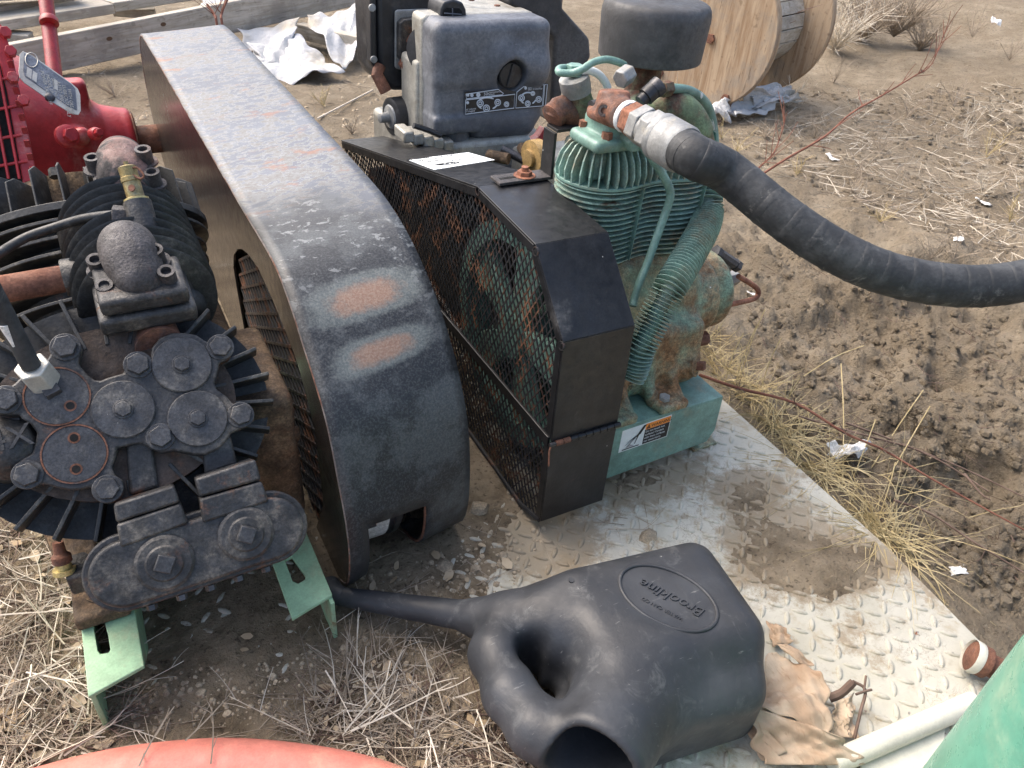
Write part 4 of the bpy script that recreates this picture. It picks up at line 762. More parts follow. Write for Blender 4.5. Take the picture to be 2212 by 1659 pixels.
# flywheel behind the mesh
fw = V((0, .95, .25)); fy = MB().lathe(fw+V((.555, 0, 0)), (1, 0, 0), [(.165, 0), (.196, 0), (.192, .012), (.196, .024), (.192, .036), (.196, .048), (.165, .048)], 60, True).build('flywheel_rim', M['green'], pm, 40)
MB().cyl(fw+V((.555, 0, 0)), fw+V((.66, 0, 0)), .04, n=28).build('flywheel_hub', M['green'], pm)
for k in range(5):
    t = k*2*math.pi/5+.5; e = V((0, math.cos(t), math.sin(t))); s_ = V((0, -math.sin(t), math.cos(t)))
    MB().prism([fw+V((.565, 0, 0))+e*.03-s_*.02, fw+V((.565, 0, 0))+e*.17-s_*.045, fw+V((.565, 0, 0))+e*.17+s_*.045, fw+V((.565, 0, 0))+e*.03+s_*.02], (.022, 0, 0)).build('flywheel_spoke', M['green'], pm, 40, .004)
for s_ in (-1, 1): MB().tube([fw+V((.58, -.02, .185*s_)), V((.58, 1.60, .25+.055*s_))], .009, 8).build('drive_belt', M['plastic_dark'], pm)
MB().cyl(V((.555, 1.6, .25)), V((.605, 1.6, .25)), .058, n=36).build('drive_pulley', M['dark_steel'], pm)
# cylinder block fins
c1, c2 = V((.700, .955)), V((.838, .955))
def pea(R, n=72):
    out = []; c = (c1+c2)/2
    for k in range(n):
        t = 2*math.pi*k/n; d = V((math.cos(t), math.sin(t))); lo, hi = 0., .3
        for _ in range(26):
            m = (lo+hi)/2; p = c+d*m; g1 = (p-c1).length-R; g2_ = (p-c2).length-R; h = max(0, min(1, .5+.5*(g2_-g1)/.085)); f = g2_+(g1-g2_)*h-.085*h*(1-h)
            if f < 0: lo = m
            else: hi = m
        out.append(c+d*lo)
    return out
nf = 15
for k in range(nf):
    z_ = .388+k*.0088; P = pea(.0665+.0035*k/nf); MB().prism([V((p.x, p.y, z_)) for p in P], (0, 0, .0019)).build('cooling_fin', M['green_fin'], pm, 60)
MB().prism([V((p.x, p.y, .36)) for p in pea(.052)], (0, 0, .16)).build('cylinder_block', M['green_fin'], pm, 60)
MB().prism([V((p.x, p.y, .5155)) for p in pea(.0715)], (0, 0, .005)).build('head_gasket_flange', M['green'], pm, 60, .001)
for (x, s_) in ((.735, 1), (.862, 1)):
    MB().prism([V((x, .8865, .392)), V((x, .905, .392)), V((x+.004, .905, .515)), V((x+.004, .8855, .515))], (.0013, 0, 0)).build('web_rib', M['green'], pm, None)
ol = pea(.0715, 180); acc = 0; lastp = None
for k in range(180):
    p = ol[k]; q = ol[(k+1) % 180]; acc += (q-p).length
    if p.y > .975 or acc < .0118: continue
    acc = 0; tn = (q-p).normalized(); nn = V((tn.y, -tn.x)); cen = V((min(max(p.x, .70), .838), .955)); rd_ = (p-cen).normalized(); inw = -(rd_*.7+nn*.3) if nn.dot(rd_) > 0 else -rd_; inw.normalize()
    dep = .052; pf = [(0, .5205), (-.002, .536), (.004, .556), (.015, .571), (.032, .580), (dep, .583), (dep, .5205)]
    MB().prism([V((p.x+inw.x*d_-tn.x*.0011, p.y+inw.y*d_-tn.y*.0011, z_)) for d_, z_ in pf], V((tn.x, tn.y, 0))*.0022).build('head_fin', M['green_fin'], pm, None)
MB().box2((.66, .918, .5205), (.885, 1.01, .568)).build('cylinder_head', M['green_fin'], pm, 40, .01)
def pad(X, Y, Zz):
    f = sdbox(X, Y, Zz, (.705, .932, .583), (.062, .040, .010), .009); f = smin(f, sdbox(X, Y, Zz, (.71, .937, .602), (.045, .033, .016), .010), .008); return f
cast(pad, (.63, .88, .565), (.78, .99, .625), .0028, 'valve_pad', M['green'], pm)
for (x, y) in ((.668, .905), (.752, .908), (.665, .962)): MB().hexa((x, y, .592), (0, 0, 1), .0085, .010, x*9).build('pad_bolt', M['rust'], pm, 30)
tc = B(*z7(780, 1190), .925)                                       # rusty outlet tee
o_top = B(*z7(795, 985), .93); hf = [T(*z7(900, 1260), 1.075), T(*z7(1040, 1340), 1.055)]
hax = (T(*z7(1480, 1600), 1.0)-T(*z7(960, 1290), 1.07)).normalized()
ho = T(*z7(940, 1275), 1.07)
def tee(X, Y, Zz):
    f = sdcyl(X, Y, Zz, (tc.x, tc.y, .612), tuple(o_top), .0235, .003, .0225); f = smin(f, sdcyl(X, Y, Zz, tuple(tc+V((0, .01, 0))), tuple(ho), .0225, .003), .012)
    pl_ = B(*z7(680, 1205), .905); f = smin(f, sdcyl(X, Y, Zz, tuple(tc), tuple(pl_), .0135, .002), .006); f = smin(f, sdcyl(X, Y, Zz, (tc.x, tc.y+.004, .614), (tc.x, tc.y+.004, .627), .036, .004), .008)
    return f
cast(tee, (tc.x-.08, tc.y-.09, .605), (tc.x+.09, tc.y+.07, .74), .0028, 'outlet_tee', M['rust'], pm)
pl_ = B(*z7(680, 1205), .9045); pdir = (pl_-tc).normalized(); MB().lathe(pl_, pdir, [(.0085, -.002), (.0085, .002), (.0045, .002), (.004, -.0005), (.0005, -.0005)], 16).build('tee_plug', M['rust_black'], pm)
# galvanised hose coupling
MB().lathe(ho-hax*.004, hax, [(.0225, 0), (.023, .003), (.021, .007)], 24).build('thread_tape', M['white'], pm); k0 = 0.006
for ln, r, mt_, nm_ in ((.020, .0245, M['rust_pipe'], 'union_nut'), (.019, .0275, M['galv'], 'coupling_nut'), (.008, .024, M['galv'], 'coupling_ring'), (.018, .0295, M['galv'], 'coupling_nut')):
    MB().cyl(ho+hax*k0, ho+hax*(k0+ln), r, n=6 if 'nut' in nm_ else 28, rot=.35).build(nm_, mt_, pm, 30, .0015); k0 += ln
MB().lathe(ho+hax*k0, hax, [(.028, 0), (.0315, .004), (.0315, .012), (.0305, .014), (.0315, .016), (.0315, .050), (.0295, .054), (.027, .054)], 36).build('coupling_sleeve', M['galv'], pm, 40); k0 += .03
hs = ho+hax*k0
# intake filter
fz = Z(1412, 64, .70); fx_, fy_ = fz.x, fz.y; Fo = V((fx_, fy_, .658))
FR = .0885
fil = thing('air_filter', 'round black intake filter canister with a centre stud on the green pump', 'air filter', tuple(Fo))
MB().lathe(Fo, (0, 0, 1), [(FR*.90, -.002), (FR*.955, .0), (FR*.965, .003), (FR, .062), (FR*.995, .070), (FR*.975, .078), (FR*.94, .083), (FR*.88, .086), (FR*.6, .088), (.01, .089)], 72).build('canister', M['tank_black'], fil, 35)
MB().tube([Fo+V((0, 0, .085)), Fo+V((.001, 0, .135))], .0032, 10).build('stud', M['dark_steel'], fil); MB().lathe(Fo+V((0, 0, .088)), (0, 0, 1), [(.010, 0), (.0105, .003), (.0075, .010), (.003, .012)], 16).build('wing_nut', M['galv'], fil)
MB().cyl(Fo+V((-.0745, -.045, .045))*1.0, Fo+V((-.0745, -.045, .045))*1.0+V((.001, .001, 0)), .002, n=8).build('chip', M['litter'], fil)
sw_ = Fo+V((.083*math.cos(-.28), .083*math.sin(-.28), .040)); MB().cyl(sw_, sw_+V((.004*math.cos(-.28), .004*math.sin(-.28), 0)), .0028, n=8).build('chip', M['white'], fil)
MB().cyl(Fo+V((0, 0, -.012)), Fo+V((0, 0, .002)), .026, n=24).build('spigot', M['dirty_iron'], fil)
# intake riser under the filter, left riser and pipes
ne = [Fo+V((0, 0, -.011)), Fo+V((0, 0, -.04)), Fo+V((-.005, .01, -.07)), V((.80, .97, .585))]
MB().tube(spline(ne, 5), .0245, 20).build('intake_elbow', M['green_pipe'], pm, 60); MB().cyl(T(*z7(850, 870), 1.135), T(*z7(960, 790), 1.145), .0145, n=6).build('elbow_nut', M['galv'], pm, 30, .002)
r0 = B(*z7(440, 1270), 1.03); r1 = B(*z7(352, 850), 1.03); rdn = (r1-r0).normalized()
MB().tube([r0, r0.lerp(r1, .62)], [.026, .0205], 20).build('riser', M['green_pipe'], pm, 60); MB().lathe(r0.lerp(r1, .62), rdn, [(.023, 0), (.023, .008), (.024, .010), (.0235, .026), (.018, .028), (.001, .028)], 24).build('riser_cap', M['galv'], pm, 40)
el = [r0+V((.01, .0, -.02)), r0+V((-.01, .0, -.004)), B(*z7(210, 1180), 1.03), B(*z7(160, 1270), 1.03)]; MB().tube(spline(el, 5), [.021]*6+[.020]*5+[.019]*5, 20).build('riser_elbow', M['rust'], pm, 60)
MB().lathe(B(*z7(155, 1240), 1.03), V((-.8, -.2, -.4)), [(.019, -.004), (.0205, .0), (.0205, .009), (.013, .012)], 20).build('elbow_cap', M['rust'], pm)
lt = [B(*z7(*q), b) for q, b in (((240, 790), .985), ((180, 780), .98), ((195, 735), .985), ((300, 795), .975), ((420, 765), .97), ((560, 680), .975), ((680, 645), .985), ((760, 650), 1.0), ((900, 710), 1.01))]
MB().tube(spline([B(*z7(340, 735), 1.045), B(*z7(200, 745), 1.035), B(*z7(195, 790), 1.02), B(*z7(320, 795), 1.01), B(*z7(440, 755), 1.0), B(*z7(560, 680), 1.0), B(*z7(690, 648), 1.0), B(*z7(800, 665), 1.0), B(*z7(900, 705), 1.01)], 6), .0055, 12).build('bypass_tube', M['green'], pm)
MB().hexa(r1+V((0, 0, .004)), (0, 0, 1), .014, .016).build('tube_nut', M['green'], pm, 30, .001)
wt = [B(*z7(*q), 1.02) for q in ((440, 770), (520, 765), (620, 810), (690, 890), (720, 960))]; MB().tube(spline(wt, 5), .0062, 12).build('white_tube', M['white'], pm)
MB().tube([B(*z7(540, 1170), .95), B(*z7(625, 1150), .95)], .010, 14).build('sensor_stub', M['plastic_dark'], pm)
u0 = B(*z7(1070, 1110), .93); u1 = B(*z7(1240, 960), .93); MB().tube([u0, u0.lerp(u1, .35), u0.lerp(u1, .36), u1], [.010, .010, .0135, .0135], 18).build('unloader_body', M['plastic_dark'], pm, 30)
MB().lathe(u1-V((0, .001, 0)), (u1-u0), [(.0135, -.004), (.0145, .0), (.0145, .008), (.010, .009), (.001, .009)], 20).build('unloader_cap', M['dark_steel'], pm, 30)
MB().hexa(B(*z7(1305, 975), .935), V((1, .2, 0)), .0125, .019).build('tube_nut', M['green_pipe'], pm, 30, .001)
gt = [B(*z7(*q), b) for q, b in (((1340, 975), .935), ((1480, 965), .94), ((1640, 1000), .95), ((1780, 1110), .96), ((1850, 1270), .97), ((1880, 1450), .97), ((1890, 1620), .97))]; MB().tube(spline(gt, 6), .0072, 14).build('outlet_tube', M['green'], pm)
M['chip_white'] = worn('flaked green paint', (.6, .62, .58), .5, .1, rust=(.075, .205, .155), rthr=.5, rsc=50, bump=0)
gs = spline(gt, 6); MB().tube([p-FW*.0014-RT*.0008 for p in gs[24:33]], .0065, 12).build('bare_patch', M['chip_white'], pm); MB().tube([p-FW*.001 for p in gs[14:16]], .007, 10).build('bare_patch', M['chip_white'], pm)
dh = [B(*z7(*q), b) for q, b in (((1180, 1230), .97), ((1330, 1190), .955), ((1460, 1200), .945), ((1580, 1300), .935), ((1660, 1440), .93), ((1700, 1560), .93), ((1710, 1700), .93))]
MB().tube(spline(dh, 5), [.026]*6+[.030]*16+[.027]*9, 24).build('discharge_elbow', M['green_pipe'], pm, 70)
# finned after-cooler pipe and small bore tube
cf = spline([B(*q, b) for q, b in (((1500, 335), .95), ((1530, 385), .93), (z8(1600, 700), .905), (z8(1610, 830), .89), (z8(1570, 980), .865), (z8(1480, 1150), .835), (z8(1360, 1360), .805), (z8(1230, 1580), .785), (y1(830, 440), .775), (y1(740, 620), .77), (y1(690, 780), .768), (y1(650, 860), .768))], 9)
MB().tube(cf, .0125, 12).build('cooler_pipe', M['green_fin'], pm)
dl = [0]
for i in range(1, len(cf)): dl.append(dl[-1]+(cf[i]-cf[i-1]).length)
nfin = int(dl[-1]/.0062)
for k in range(nfin):
    t = k*.0062+.003; i = next(q for q in range(len(dl)) if dl[q] >= t); u = (t-dl[i-1])/(dl[i]-dl[i-1]); c = cf[i-1].lerp(cf[i], u); ax_ = (cf[i]-cf[i-1]).normalized()
    MB().lathe(c, ax_, [(.011, -.0004), (.0265, -.0003), (.0265, .0003), (.011, .0004)], 22).build('cooler_fin', M['green_fin'], pm, None)
st_ = [B(*q, b) for q, b in ((z8(880, 110), .90), (z8(940, 150), .885), (z8(1060, 290), .87), (z8(1170, 460), .865), (z8(1235, 590), .862), (z8(1245, 680), .86), (z8(1200, 830), .858), (z8(1120, 1050), .85), (z8(1020, 1330), .84), (z8(950, 1500), .832), (z8(900, 1660), .826), (y1(690, 260), .82))]
MB().tube(spline(st_, 5), .0066, 12).build('unloader_tube', M['green'], pm); MB().hexa(B(*z8(820, 85), .905), st_[1]-st_[0], .016, .027).build('tube_nut', M['green'], pm, 30, .0012)
# crankcase breather
o1 = [B(*y1(*q), b) for q, b in (((1570, 10), .93), ((1700, 90), .93), ((1738, 140), .93), ((1715, 190), .925), ((1600, 225), .91), ((1300, 285), .88), ((1000, 350), .86))]; MB().tube(spline(o1, 5), .0052, 12).build('breather_tube', M['rust_pipe'], pm)
b0, b1 = B(*z8(1700, 1215), .95), B(*z8(1870, 1330), .94); MB().tube([b0, b1], .0105, 8).build('breather_tee', M['dark_steel'], pm, 30); MB().hexa(b1, b1-b0, .013, .010).build('tube_nut', M['dark_steel'], pm, 30)
MB().hexa(b0-(b1-b0)*.12, b1-b0, .013, .012).build('tube_nut', M['dark_steel'], pm, 30)
MB().tube([b0.lerp(b1, .6), B(*z8(1760, 1420), .955), B(*z8(1720, 1500), .96)], [.008, .013, .013], 12).build('breather_elbow', M['galv'], pm); MB().hexa(B(*z8(1780, 1490), .955), (1, 0, .1), .016, .026).build('breather_nut', M['galv'], pm, 30, .001)
# black angle bracket to the guard
br = thing('guard_bracket', 'black bent strap bracket bolting the mesh guard to the green pump', 'bracket', (.62, .95, .5)); bw = .017
ft = PT(y2(1370, 395), V((0, .92, .492)), V((0, 0, 1))); yb = ft.y-.03
tp0 = B(*z8(170, 20), yb); tp1 = B(*z7(585, 1345), yb)
pa = [V((B(*y2(1165, 415), yb).x, yb, .498)), V((B(*y2(1535, 425), yb).x, yb, .498)), V((B(*y2(1570, 60), yb).x, yb, tp0.z)), V((tp1.x, yb, tp1.z))]
for k, (p, q) in enumerate(zip(pa[:-1], pa[1:])):
    d = (q-p).normalized(); n = V((-d.z, 0, d.x)); ex0 = 0 if k == 0 else .0
    MB().prism([p-V((0, bw, 0)), p+V((0, bw, 0)), q+V((0, bw, 0)), q-V((0, bw, 0))], n*.005).build('strap', M['black_paint'] if k else M['rust_black'], br, None, .001)
MB().hexa(pa[0].lerp(pa[1], .55)+V((0, 0, .005)), (0, 0, 1), .0125, .008).lathe(pa[0].lerp(pa[1], .55)+V((0, 0, .005)), (0, 0, 1), [(.018, 0), (.018, .0015), (.001, .0015)], 20).cyl(pa[0].lerp(pa[1], .55)+V((0, 0, .012)), pa[0].lerp(pa[1], .55)+V((0, 0, .020)), .006, n=12).build('bolt', M['rust_pipe'], br, 30, .0008)
MB().hexa(pa[3]+V((-.016, 0, .004)), (0, 0, 1), .0125, .011).build('bolt', M['rust'], br, 30, .001)
MB().box(pa[0].lerp(pa[1], .25)+V((0, 0, .0052)), .016, .003, .0004).build('slot', M['void'], br, None)
# delivery hose
hp_ = [hs, hs+hax*.05, T(1570, 372, 1.0), T(1690, 468, .985), T(1800, 540, .98), T(1920, 592, .98), T(2060, 617, .985), T(2180, 612, .99), T(2330, 580, 1.0), T(2560, 560, 1.02), Z(2760, 640, .12), Z(2900, 760, .03)]
hsp = spline(hp_, 12); R_H = .0275
rs_ = [R_H*(1+.022*math.sin(i*.9)) if i % 9 not in (0,) else R_H*.965 for i in range(len(hsp))]
hose = thing('rubber_hose', 'thick black wrapped rubber hose looping off the green pump coupling', 'hose', tuple(hsp[0])); hb_ = MB().tube(hsp, R_H, 32).build('hose_body', M['hose'], hose, 70)
for i in range(8, len(hsp)-6, 5):
    ax_ = (hsp[i+1]-hsp[i-1]).normalized(); e1, e2, _ = basis(ax_); tilt = (ax_+e1*.16).normalized(); MB().lathe(hsp[i], tilt, [(R_H*.98, -.0035), (R_H*1.012, -.002), (R_H*1.018, .002), (R_H*.98, .008)], 32).build('wrap_band', M['hose'], hb_, 60)
# ---------------------------------------------------------------- small diesel engine
en = thing('diesel_engine', 'small black covered diesel engine behind the mesh guard', 'engine', (.85, 1.62, 0))
eb_ = 1.5; xl = B(*z6(690, 600), eb_).x; xr = B(*z6(1820, 500), eb_).x; zt = B(*z6(1250, 225), eb_).z; zm = B(*z6(1250, 850), eb_).z; zb = B(*z6(1250, 1150), eb_).z; zlo = B(*z6(1450, 1400), eb_).z
kc = B(*z6(1430, 735), eb_-.002)
def cover(X, Y, Zz):
    xc = (xl+xr)/2; hx = (xr-xl)/2
    f = sdbox(X, Y, Zz, (xc, eb_+.06, (zt+zm)/2), (hx, .06, (zt-zm)/2+.004), .022)
    f = smin(f, sdbox(X, Y, Zz, (xc, eb_+.065, (zm+zb)/2), (hx-.002, .058, (zm-zb)/2+.02), .018), .006)
    f = smin(f, sdcap(X, Y, Zz, (xc-.01, eb_+.045, zb-.012), (xr-.05, eb_+.045, zb-.018), .045), .015)
    f = smin(f, sdbox(X, Y, Zz, (xl+.055, eb_+.035, zb-.008), (.055, .034, .02), .008), .006)
    bl = (B(*z6(1000, 700), eb_)); f = smin(f, sdcap(X, Y, Zz, (xc+.02, eb_+.012, zt-.075), (xr-.03, eb_+.012, zt-.095), .016), .05)
    f = smax(f, -sdcyl(X, Y, Zz, (kc.x, eb_-.04, kc.z), (kc.x, eb_+.016, kc.z), .0335, .004), .006)
    return f
cast(cover, (xl-.02, eb_-.03, zlo-.03), (xr+.02, eb_+.14, zt+.02), .0042, 'air_cleaner_cover', M['plastic'], en)
kn = MB().lathe((kc.x, eb_+.014, kc.z), (0, -1, 0), [(.0275, 0), (.0275, .010), (.025, .0125), (.001, .013)], 32).build('cover_knob', M['plastic_dark'], en, 35); MB().box((kc.x, eb_+.001, kc.z), .005, .004, .024, ex=V((.97, 0, -.24)), ez=V((.24, 0, .97))).build('knob_grip', M['plastic_dark'], kn, None, .0015)
MB().lathe((xl+.065, eb_+.045, zb-.026), (0, 0, -1), [(.036, -.02), (.036, .04), (.032, .05), (.02, .052)], 28).build('intake_pot', M['plastic'], en, 40)
bx0 = B(*z6(500, 700), eb_+.12).x
MB().box2((xl-.003, eb_+.062, zb-.03), (xr-.01, eb_+.125, zt+.006)).build('fan_housing', M['alu'], en, 30, .012, seg=3)
MB().box2((xl-.010, eb_+.075, zb-.05), (xl+.05, eb_+.17, zt-.085)).build('side_cowl', M['alu'], en, 30, .01, seg=3)
hd_ = [B(*z6(*p), eb_+.06) for p in ((735, 205), (745, 90), (775, 20), (870, -5), (960, 25), (990, 90), (1000, 195))]
hdm = MB().prism(hd_, (0, .07, 0)).build('intake_hood', M['plastic_dark'], en, 40, .004, seg=3)
MB().prism([B(*z6(*p), eb_+.0585) for p in ((765, 185), (770, 105), (800, 75), (925, 80), (950, 110), (960, 195))], (0, .001, 0)).build('hood_opening', M['void'], hdm, None)
for p, q in (((780, 128), (945, 140)), ((858, 80), (858, 190))): MB().tube([B(*z6(*p), eb_+.057), B(*z6(*q), eb_+.057)], .0014, 6).build('hood_bar', M['plastic'], hdm)
MB().box2((B(*z6(960, 100), eb_+.1).x, eb_+.10, zt-.01), (xr-.03, eb_+.30, B(*z6(1200, 70), eb_+.12).z)).build('rocker_cover', M['alu'], en, 30, .012, seg=3)
for q in ((1040, 5), (1290, 75)): MB().hexa(B(*z6(*q), eb_+.13), (0, 0, 1), .007, .006).build('cover_bolt', M['rust'], en)
ft_ = [(1400, -170), (1900, -170), (1935, 90), (2190, 375), (2205, 560), (2120, 690), (1960, 770), (1900, 1010), (1860, 1150), (1800, 1200), (1850, 380), (1660, 160), (1420, 70)]
MB().prism([B(*z6(*p), 1.66) for p in ft_], (0, .17, 0)).build('fuel_tank', M['tank_black'], en, 60, .028, seg=5)
MB().lathe(B(*z6(1720, 5), 1.72), (0, 0, 1), [(.05, -.01), (.05, .01), (.04, .014)], 28).build('fuel_cap', M['plastic_dark'], en)
mf = [(110, -160), (720, -160), (720, 400), (560, 700), (495, 885), (270, 890), (160, 800), (132, 700)]
mu = MB().prism([B(*z6(*p), 1.70) for p in mf], (0, .15, 0)).build('muffler_box', M['plastic_dark'], en, 40, .014, seg=3)
MB().prism([B(*z6(*p), 1.695) for p in ((58, -160), (116, -160), (132, 720), (68, 600))], (0, .03, 0)).build('muffler_lip', M['plastic_dark'], mu, None, .004)
for q in ((80, 75), (96, 575)): MB().lathe(B(*z6(*q), 1.694), (-.2, -1, 0), [(.008, 0), (.007, .003), (.001, .004)], 14).build('screw', M['galv'], mu)
MB().prism([B(*z6(*p), 1.69) for p in ((302, 110), (330, 95), (635, 85), (640, 400), (500, 700), (320, 672), (300, 650))], (0, .006, 0)).build('heat_shield', M['galv'], en, None, .003)
MB().prism([B(*z6(*p), 1.672) for p in ((345, 560), (345, 230), (390, 190), (520, 175), (500, 215), (590, 300), (600, 660), (490, 712), (410, 650))], (0, .03, 0)).build('exhaust_casting', M['cast_black'], en, 40, .010, seg=3)
for q in ((465, 395), (388, 620)): MB().lathe(B(*z6(*q), 1.668), (-.3, -1, .1), [(.013, -.004), (.013, 0), (.009, .001), (.009, .016), (.001, .016)], 6).build('stud_nut', M['rust_pipe'], en, 30)
dn = V((-.80, -.58, .1)).normalized(); dc = T(*z6(597, 490), 1.60); MB().lathe(dc, dn, [(.047, -.003), (.047, 0), (.001, .0005)], 40).build('cover_disc', M['plastic_dark'], en, 30)
for q in ((530, 375), (635, 455), (580, 635)): MB().lathe(PT(z6(*q), dc+dn*.001, dn), dn, [(.0055, 0), (.005, .0025), (.001, .003)], 12).build('screw', M['galv'] if q[1] < 600 else M['rust'], en)
s0 = B(*z6(265, 1130), 1.66); MB().lathe(s0, (1, .15, 0), [(.034, -.003), (.041, 0), (.0415, .14), (.03, .15)], 36).build('starter_motor', M['plastic_dark'], en, 40); MB().lathe(s0, (-1, -.15, 0), [(.028, .002), (.024, .006), (.012, .008), (.010, .030), (.004, .032)], 24).build('starter_nose', M['galv'], en, 35)
MB().tube([s0+V((-.004, .02, .05)), s0+V((-.02, .03, .085)), s0+V((-.01, .04, .10))], .014, 12).build('exhaust_stub', M['rust'], en)
MB().box2((.62, 1.50, .30), (.90, 1.80, .385)).build('crankcase', M['alu'], en, 30, .014, seg=3)
for k in range(5): p = B(*z6(390+95*k, 1290+22*k), 1.52); MB().box(p, .012, .03, .012).build('casting_rib', M['alu'], en, 30, .004)
MB().tube([B(*z6(480, 1215), 1.49), B(*z6(620, 1260), 1.49), B(*z6(740, 1310), 1.49)], .006, 8).build('drain_hose', M['plastic_dark'], en)
MB().box2((.66, 1.46, .0), (1.05, 1.82, .32)).build('engine_base', M['plastic_dark'], en, 30, .02)
tdp = B(*z6(1610, 1530), 1.35); MB().lathe(tdp, (1, .1, 0), [(.008, -.01), (.018, -.009), (.018, 0), (.036, .001), (.036, .026), (.01, .027)], 32).build('filter_cap', M['tan_disc'], en, 35)
MB().prism([B(*z6(*p), 1.55) for p in ((1620, 1440), (1640, 1370), (1700, 1330), (1760, 1240), (1775, 1400), (1760, 1460))], (0, .03, 0)).build('red_lever', M['red'], en, None, .004)
MB().box2((.82, 1.36, .30), (1.0, 1.46, .385)).build('side_cover', M['alu'], en, 30, .012)
for p, q, r in (((1340, 1440), (1560, 1560), .009), ((1530, 1430), (1580, 1500), .012), ((1200, 1500), (1400, 1540), .012)): MB().tube([B(*z6(*p), 1.42), B(*z6(*q), 1.38)], r, 10).build('linkage', M['dark_steel'] if r < .01 else M['dirty_iron'], en)
# printed instructions on the cover
WI = M['white_ink']; de = eb_+.0035
def pb_(x, y): return B(*z6(x, y), de)
pr_ = MB().prism([pb_(*p) for p in ((975, 890), (1340, 860), (1480, 890), (1550, 822), (1785, 808), (1760, 1030), (980, 1112))], (0, .0004, 0)).build('print_area', M['plastic_dark'], en, None)
def pl2(x, y): return B(*z6(x, y), de-.0006)
for bxp in (((988, 912), (1300, 865), (1350, 905), (1340, 918), (992, 957)), ((985, 968), (1462, 912), (1452, 1046), (980, 1106)), ((1480, 892), (1550, 836), (1742, 820), (1726, 1026), (1470, 1046)), ((1750, 820), (1776, 817), (1757, 1020), (1734, 1022))):
    MB().tube([pl2(*p) for p in bxp]+[pl2(*bxp[0])], .0010, 5).build('print_border', WI, pr_)
def arc(cx, cy, rx, ry, t0, t1, r): MB().tube([pl2(cx+rx*math.cos(t), cy+ry*math.sin(t)) for t in np.linspace(t0, t1, 9)], [r*.6]+[r]*7+[r*.4], 5).build('print_arrow', WI, pr_)
for a_ in ((1195, 1000, 95, 55, 3.6, 5.4), (1195, 1000, 95, 62, 2.2, 2.9), (1195, 1000, 95, 62, .3, 1.0), (1590, 950, 70, 55, 3.6, 5.2), (1590, 950, 75, 60, 2.2, 2.9), (1590, 950, 75, 60, .3, 1.0)): arc(*a_, .0018)
for (x, y, r) in ((1125, 1000, 30), (1185, 1048, 30), (1295, 992, 28), (1380, 1010, 22), (1525, 948, 28), (1585, 1003, 24), (1635, 905, 18), (1692, 962, 26), (1045, 922, 12), (1107, 918, 16), (1003, 995, 10), (1565, 853, 9), (1006, 922, 9)):
    MB().tube([pl2(x+r*math.cos(t), y+r*math.sin(t)*1.05) for t in np.linspace(0, 2*math.pi, 15)], .0012, 5).build('print_symbol', WI, pr_); MB().tube([pl2(x+r*.5*math.cos(t), y+r*.5*math.sin(t)) for t in np.linspace(0, 2*math.pi, 9)], .0012, 5).build('print_symbol', WI, pr_)
pex = (pl2(1450, 912)-pl2(990, 960)).normalized()
for s, x, y, sz in (('50h', 1160, 925, .009), ('maintenance', 1213, 903, .0055), ('check', 1213, 922, .0055), ('air volume', 990, 1068, .0055), ('if clogged', 990, 1088, .0055), ('apply 10 pulses', 1588, 858, .0052), ('after 10 cleanings', 1588, 876, .0052)): text(s, sz, pl2(x, y), pex, (0, 0, 1), WI, pr_, 'printed_lettering', .0001)
# ---------------------------------------------------------------- watering can on its side
wc = thing('watering_can', 'scuffed black plastic watering can lying on its side on the deck', 'watering can', (.45, .45, .0))
th = math.radians(-9); RX = ((math.cos(th), math.sin(th), 0), (-math.sin(th), math.cos(th), 0), (0, 0, 1))
no, ni = V((.338, .318, .112)), V((.475, .405, .088)); nd = (no-ni).normalized()
def can(X, Y, Zz):
    f = sdbox(X, Y, Zz, (.523, .447, .077), (.122, .092, .079), .036, RX)
    f = smin(f, sdbox(X, Y, Zz, (.517, .388, .060), (.097, .086, .061), .036, RX), .045)
    f = smin(f, sdcap(X, Y, Zz, (.44, .478, .080), (.395, .515, .086), .056, .05), .04)
    f = smin(f, sdcap(X, Y, Zz, (.40, .51, .088), (.325, .565, .078), .046, .026), .035)
    f = smin(f, sdcap(X, Y, Zz, (.335, .558, .08), (.175, .712, .036), .022, .0135), .02)
    f = smin(f, sdcyl(X, Y, Zz, tuple(no), tuple(ni), .060, .012, .068), .03)
    for p, q, r in (((.352, .545, .088), (.312, .50, .092), .034), ((.312, .50, .092), (.300, .44, .098), .031), ((.300, .44, .098), (.306, .385, .104), .031), ((.306, .385, .104), (.325, .345, .11), .034)): f = smin(f, sdcap(X, Y, Zz, p, q, r), .018)
    f = smin(f, sdbox(X, Y, Zz, (.36, .45, .045), (.06, .06, .018), .015), .025)
    f = smax(f, -sdcyl(X, Y, Zz, tuple(no+nd*.03), tuple(ni), .0475, .004), .008)
    f = smax(f, -sdbox(X, Y, Zz, (.524, .445, .07), (.11, .078, .066), .02, RX), .006)
    hp1, hp2 = (.342, .485, .09), (.349, .428, .095); f = smax(f, -sdcap(X, Y, Zz, (.352, .478, .02), (.346, .472, .20), .0135, .023), .014); f = smax(f, -sdcap(X, Y, Zz, (.362, .448, .02), (.354, .44, .20), .0115, .020), .014)
    return np.maximum(f, .001-Zz)
cast(can, (.15, .24, -.008), (.64, .75, .17), .0034, 'body', M['can'], wc)
MB().tube([V((.176, .711, .036)), V((.166, .722, .036)), V((.163, .742, .030))], [.0135, .016, .018], 18).build('spout_tip', M['can'], wc)
oc = V((.530, .443, .1562)); m1 = V((-.067, .117, 0)).normalized(); m2 = V((-m1.y, m1.x, 0))
MB().tube([oc+m1*.066*math.cos(t)+m2*.045*math.sin(t) for t in np.linspace(0, 2*math.pi, 61)], .0028, 8).build('raised_oval', M['can'], wc, 70)
